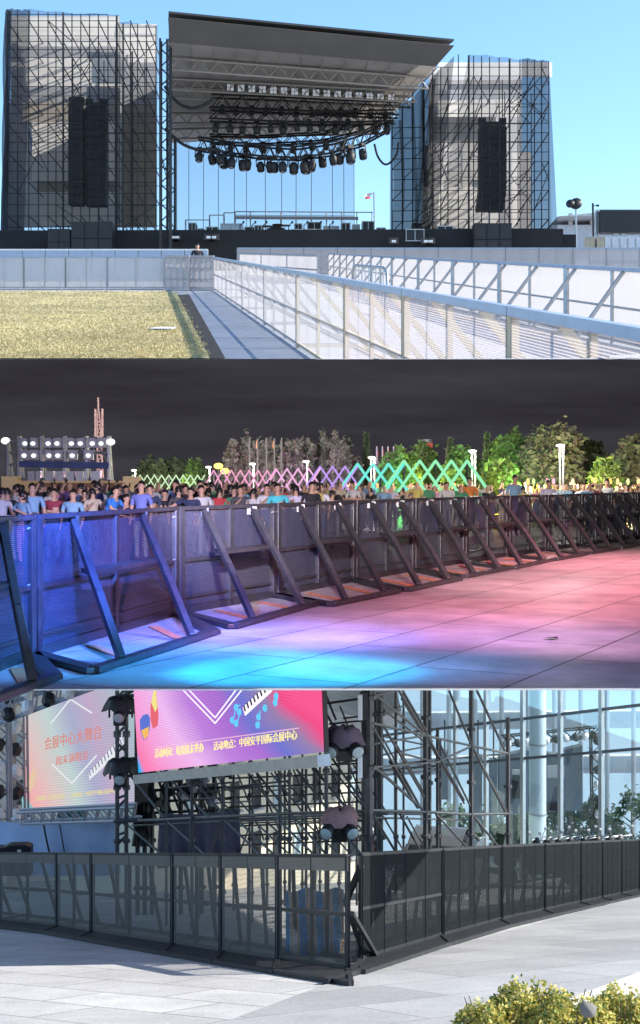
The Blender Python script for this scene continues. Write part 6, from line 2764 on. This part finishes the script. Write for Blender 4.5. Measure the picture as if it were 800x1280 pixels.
lamp_truss('thin dark lamp truss above the dark screen, a reflection modelled behind the glass', P(628, 926, 44.5), P(748, 914, 44.5), .16, 10, 'blackpaint')  # both trusses are mirror images built as objects behind the panes
lamp_truss('upright dark lamp truss right of the dark screen, a reflection modelled behind the glass', P(746, 1022, 44.5), P(744, 912, 44.5), .16, 6, 'blackpaint')
rt3 = random.Random(14)
M['leaf_hall'] = mat('soft green leaf', (.09, .15, .07), .7, 0, .3, .9, trans=.3)  # leaves of the trees mirrored in the panes, built behind them
for px, top_r, d, hw, lab in ((625, 1004, 48, 26, 'low dark green tree reflection modelled behind the glass, left of the column'), (655, 1012, 47, 20, 'small reflected bush of green modelled behind the glass at the column foot'), (705, 1005, 49, 26, 'green tree reflection modelled behind the glass under the dark screen'),
                              (742, 1002, 48, 18, 'green tree reflection modelled behind the glass left of the right mullion'), (790, 984, 47, 34, 'largest green tree reflection modelled behind the glass at the right edge'), (570, 1012, 47, 26, 'green tree reflection modelled behind the glass over the parked car')):
    g0 = on3(X(px, d), d)
    tree('broadleaf_tree', lab, g0, P(px, top_r, d).z - g0.z, hw / F * d, M['leaf_hall'], M['bark'], rt3, n=1700, ls=.10, crown0=.2)

# ---- parked car
def make_car(label, c, yaw, paint, L_=4.5, W=1.8, sc=1.0):
    R = Matrix.Rotation(yaw, 3, 'Z')
    t = thing('parked_car', label, 'car', c)
    T = lambda p: V(c) + R @ (V(p) * sc)
    side = [(-2.2, .35), (-2.22, .62), (-2.05, .78), (-1.35, .86), (1.15, .90), (2.0, .86), (2.2, .72), (2.22, .38)]
    b = MB()
    n = len(side)
    for (x, z) in side:
        pass
    rows_ = []
    for f, ins in ((-1, .0), (-.86, .0), (.86, 0), (1, 0)):
        rows_.append([T((x * (1 - .02 * (abs(f) == 1)), f * W / 2, z - (.06 if abs(f) == 1 else 0) * (z > .5))) for x, z in side])
    vv = [p for r_ in rows_ for p in r_]
    fs = []
    for i in range(3):
        for k in range(n):
            k2 = (k + 1) % n
            fs.append((i * n + k, i * n + k2, (i + 1) * n + k2, (i + 1) * n + k))
    fs += [tuple(range(n))[::-1], tuple(3 * n + k for k in range(n))]
    b.add(vv, fs)
    b.build('body', paint, t, smooth=False, bevel=.03)
    b = MB()
    roof = [(-.75, 1.36), (-.2, 1.44), (.5, 1.43), (1.0, 1.33)]
    rl = [T((x, -W * .34, z)) for x, z in roof]
    rr_ = [T((x, W * .34, z)) for x, z in roof]
    for k in range(3):
        b.slab([rl[k], rl[k + 1], rr_[k + 1], rr_[k]], (0, 0, .03))
    for x0, z0, x1, z1_ in ((-1.45, .86, -.75, 1.37), (.1, .88, .08, 1.43), (1.75, .87, 1.0, 1.34)):
        for s in (-1, 1):
            b.beam(T((x0, s * W * .44, z0)), T((x1, s * W * .345, z1_)), .07, .05)
    b.build('roof', paint, t)
    for nm, q in (('windscreen', [(-1.45, -.43), (-1.45, .43), (-.76, .33), (-.76, -.33)]), ('rear_window', [(1.75, .43), (1.75, -.43), (1.0, -.33), (1.0, .33)])):
        b = MB()
        zz = (.88, .88, 1.36, 1.36) if nm == 'windscreen' else (.88, .88, 1.33, 1.33)
        b.add([T((x, y * W, z)) for (x, y), z in zip(q, zz)], [(0, 1, 2, 3)])
        b.build(nm, M['glass_dark'], t)
    for s in (-1, 1):
        b = MB()
        b.add([T((-1.4, s * W * .435, .88)), T((1.7, s * W * .435, .88)), T((.98, s * W * .345, 1.32)), T((-.72, s * W * .345, 1.36))], [(0, 1, 2, 3)])
        b.build('side_window', M['glass_dark'], t)
        b = MB()
        b.ell(T((-1.15, s * W * .55, .95)), (.1 * sc, .1 * sc, .07 * sc), 8, 5)
        b.build('mirror', paint, t)
        b = MB()
        b.box(T((-2.17, s * .62, .66)), (.1, .32, .13), R)
        b.build('headlight', M['white'], t)
        for x in (-1.4, 1.35):
            w_ = MB()
            w_.lathe(T((x, s * W * .42, .32)), [(.32 * sc, -.1), (.33 * sc, 0), (.32 * sc, .1)], 16, axis=R @ V((0, 1, 0)))
            wo = w_.build('wheel', M['rubber'], t)
            w_ = MB()
            w_.lathe(T((x, s * W * .48, .32)), [(.2 * sc, -.04), (.2 * sc, .04)], 12, axis=R @ V((0, 1, 0)))
            w_.build('rim', M['steel'], wo)
    return t


make_car('dark silver sedan parked between scaffold and glass hall, roof showing over the fence', on3(X(548, 29.5), 29.5) + V((0, 0, .02)), math.radians(78), mat('dark silver paint', (.16, .18, .20), .25, .5, .05), sc=.98)
# ---- scooters
sp = thing('motor_scooter', '', 'scooter')
red_p = mat('dark red plastic', (.22, .03, .05), .3)
b = MB()
b.path([(-.55, 0, .45), (-.3, 0, .3), (.15, 0, .28), (.42, 0, .5), (.5, 0, .9)], .09, 8)
b.ell((-.45, 0, .6), (.38, .15, .18), 12, 8)
b.ell((.5, 0, .78), (.1, .17, .28), 10, 8)
b.build('body', M['blackpaint'], sp, smooth=True)
b = MB()
b.ell((-.4, 0, .78), (.36, .14, .07), 12, 6)
b.build('seat', M['rubber'], sp, smooth=True)
b = MB()
b.path([(.45, -.34, 1.03), (.5, -.1, 1.02), (.5, .1, 1.02), (.45, .34, 1.03)], .022, 6)
b.build('handlebar', M['steel'], sp, smooth=True)
for s in (-1, 1):
    b = MB()
    b.tube((.5, s * .24, 1.02), (.46, s * .34, 1.2), .01, 5)
    b.ell((.46, s * .35, 1.24), (.02, .07, .05), 8, 5)
    b.build('mirror', M['steel'], sp)
for x in (-.6, .62):
    b = MB()
    b.lathe((x, 0, .25), [(.18, -.05), (.25, -.03), (.25, .03), (.18, .05)], 16, axis=(0, 1, 0))
    b.build('wheel', M['rubber'], sp)
b = MB()
b.ell((.6, 0, .86), (.05, .09, .08), 8, 6)
b.build('headlight', M['white'], sp)
first = True
for i, px in enumerate((597, 614, 690, 703, 717, 731, 748, 764, 779, 790)):
    o = sp if first else copy_tree(sp)
    first = False
    d = lerp(35.5, 31.8, (px - 590) / 200)
    o.location = on3(X(px, d), d) + V((0, 0, .14))
    o.rotation_euler = (0, 0, math.radians(100 + (i * 37) % 40))
    o['label'] = 'motor scooter parked along the foot of the glass hall, ' + ORD[i] + ' from the left'
    o['group'] = 'scooters in front of the glass hall'
t = thing('kerb_wall', 'low dark red granite ledge at the foot of the glass hall', 'ledge', on3(X(740, 33), 33))
b = MB()
p0, p1 = on3(X(664, 35), 35), on3(X(812, 31.3), 31.3)
b.beam(p0 + V((0, .4, .62)), p1 + V((0, .4, .62)), .3, .5)
b.build('ledge_stone', mat('dark red granite', (.10, .055, .06), .5, 0, .2, 5), t)
b = MB()
b.beam(p0 + V((0, .4, .89)), p1 + V((0, .4, .89)), .36, .05)
b.build('coping', M['fframe'], t)
t = thing('red_pillar_box', 'small red post behind the scaffold beside the parked car', 'post', on3(X(472, 27), 27))
b = MB()
g0 = on3(X(472, 27), 27)
b.box(g0 + V((0, 0, .75)), (.2, .2, 1.5))
b.build('body', mat('red enamel', (.25, .04, .05), .4), t, bevel=.03)
b = MB()
b.box(g0 + V((0, 0, 1.53)), (.24, .24, .07))
b.build('cap', M['white'], t)

# ---- yellow green shrubs in the foreground
rb = random.Random(31)
for i, (px, row_t, w_, d, n, nm) in enumerate(((612, 1252, 44, 8.5, 900, 'yellow green leafy shrub at the left end of the foreground bed'), (660, 1228, 52, 8.7, 1500, 'tall yellow leafy shrub in the middle of the foreground bed'),
                                              (712, 1243, 52, 8.4, 1300, 'yellow green leafy shrub around the pale stone'), (772, 1235, 48, 8.6, 1400, 'yellow leafy shrub at the right corner of the foreground bed'))):
    base = P(px, 1330, d)
    top_ = P(px, row_t, d)
    t = thing('leafy_shrub', nm, 'shrub', base, 'yellow shrubs in the foreground bed')
    h = top_.z - base.z
    b = MB()
    for k in range(16):
        a = rb.uniform(0, 6.28)
        r_ = w_ / F * d * .8
        b.path([base + V((math.cos(a) * .05, math.sin(a) * .05, -.05)), base + V((math.cos(a) * r_ * .5, math.sin(a) * r_ * .5, h * .5)), base + V((math.cos(a) * r_, math.sin(a) * r_ * .8, h * rb.uniform(.6, 1.0)))], .009, 5, .003)
    b.build('stems', M['bark'], t)
    b = MB()
    r_ = w_ / F * d
    for k in range(int(n * 3.2)):
        a = rb.uniform(0, 6.28)
        f = rb.random() ** .5
        zt_ = h * (1.0 - .35 * f * f) * (.86 + .14 * math.sin(a * 3 + i) + rb.uniform(-.1, .12))
        z = zt_ * (1 - .5 * rb.random() ** 1.6)
        p = base + V((math.cos(a) * f * r_ * 1.08, math.sin(a) * f * r_ * .75, z))
        b.cur = rb.choice((0, 0, 0, 0, 1, 1, 2))
        leaf(b, p, rb.uniform(.013, .026), rb, .5)
    ly = [mat('yellow leaf', (.62, .53, .14), .5, 0, .2, 6, trans=.3), mat('yellow green leaf', (.44, .46, .12), .5, 0, .2, 6, trans=.3), mat('mid green leaf', (.10, .19, .06), .5, 0, .2, 6, trans=.3)] if i == 0 else [bpy.data.materials[x] for x in ('yellow leaf', 'yellow green leaf', 'mid green leaf')]
    b.build('foliage', ly, t)
b = MB()
c = P(735, 1262, 8.2)
b.ell(c, (.058, .055, .05), 14, 9)
rk = b.build('stone', mat('pale stone', (.17, .165, .155), .85, 0, .2, 12, .5, 20), smooth=True)
for v in rk.data.vertices:
    v.co *= 1 + .06 * math.sin(v.co.x * 60 + v.co.z * 40)
tag(rk, 'round pale grey stone lying among the yellow shrubs', 'stone')
b = MB()
g = [P(560, 1330, 9.0), P(850, 1330, 9.0), P(850, 1340, 7.6), P(560, 1340, 7.6)]
b.slab(g, (0, 0, -.2))
tag(b.build('planting_bed', M['mulch']), kind='structure')
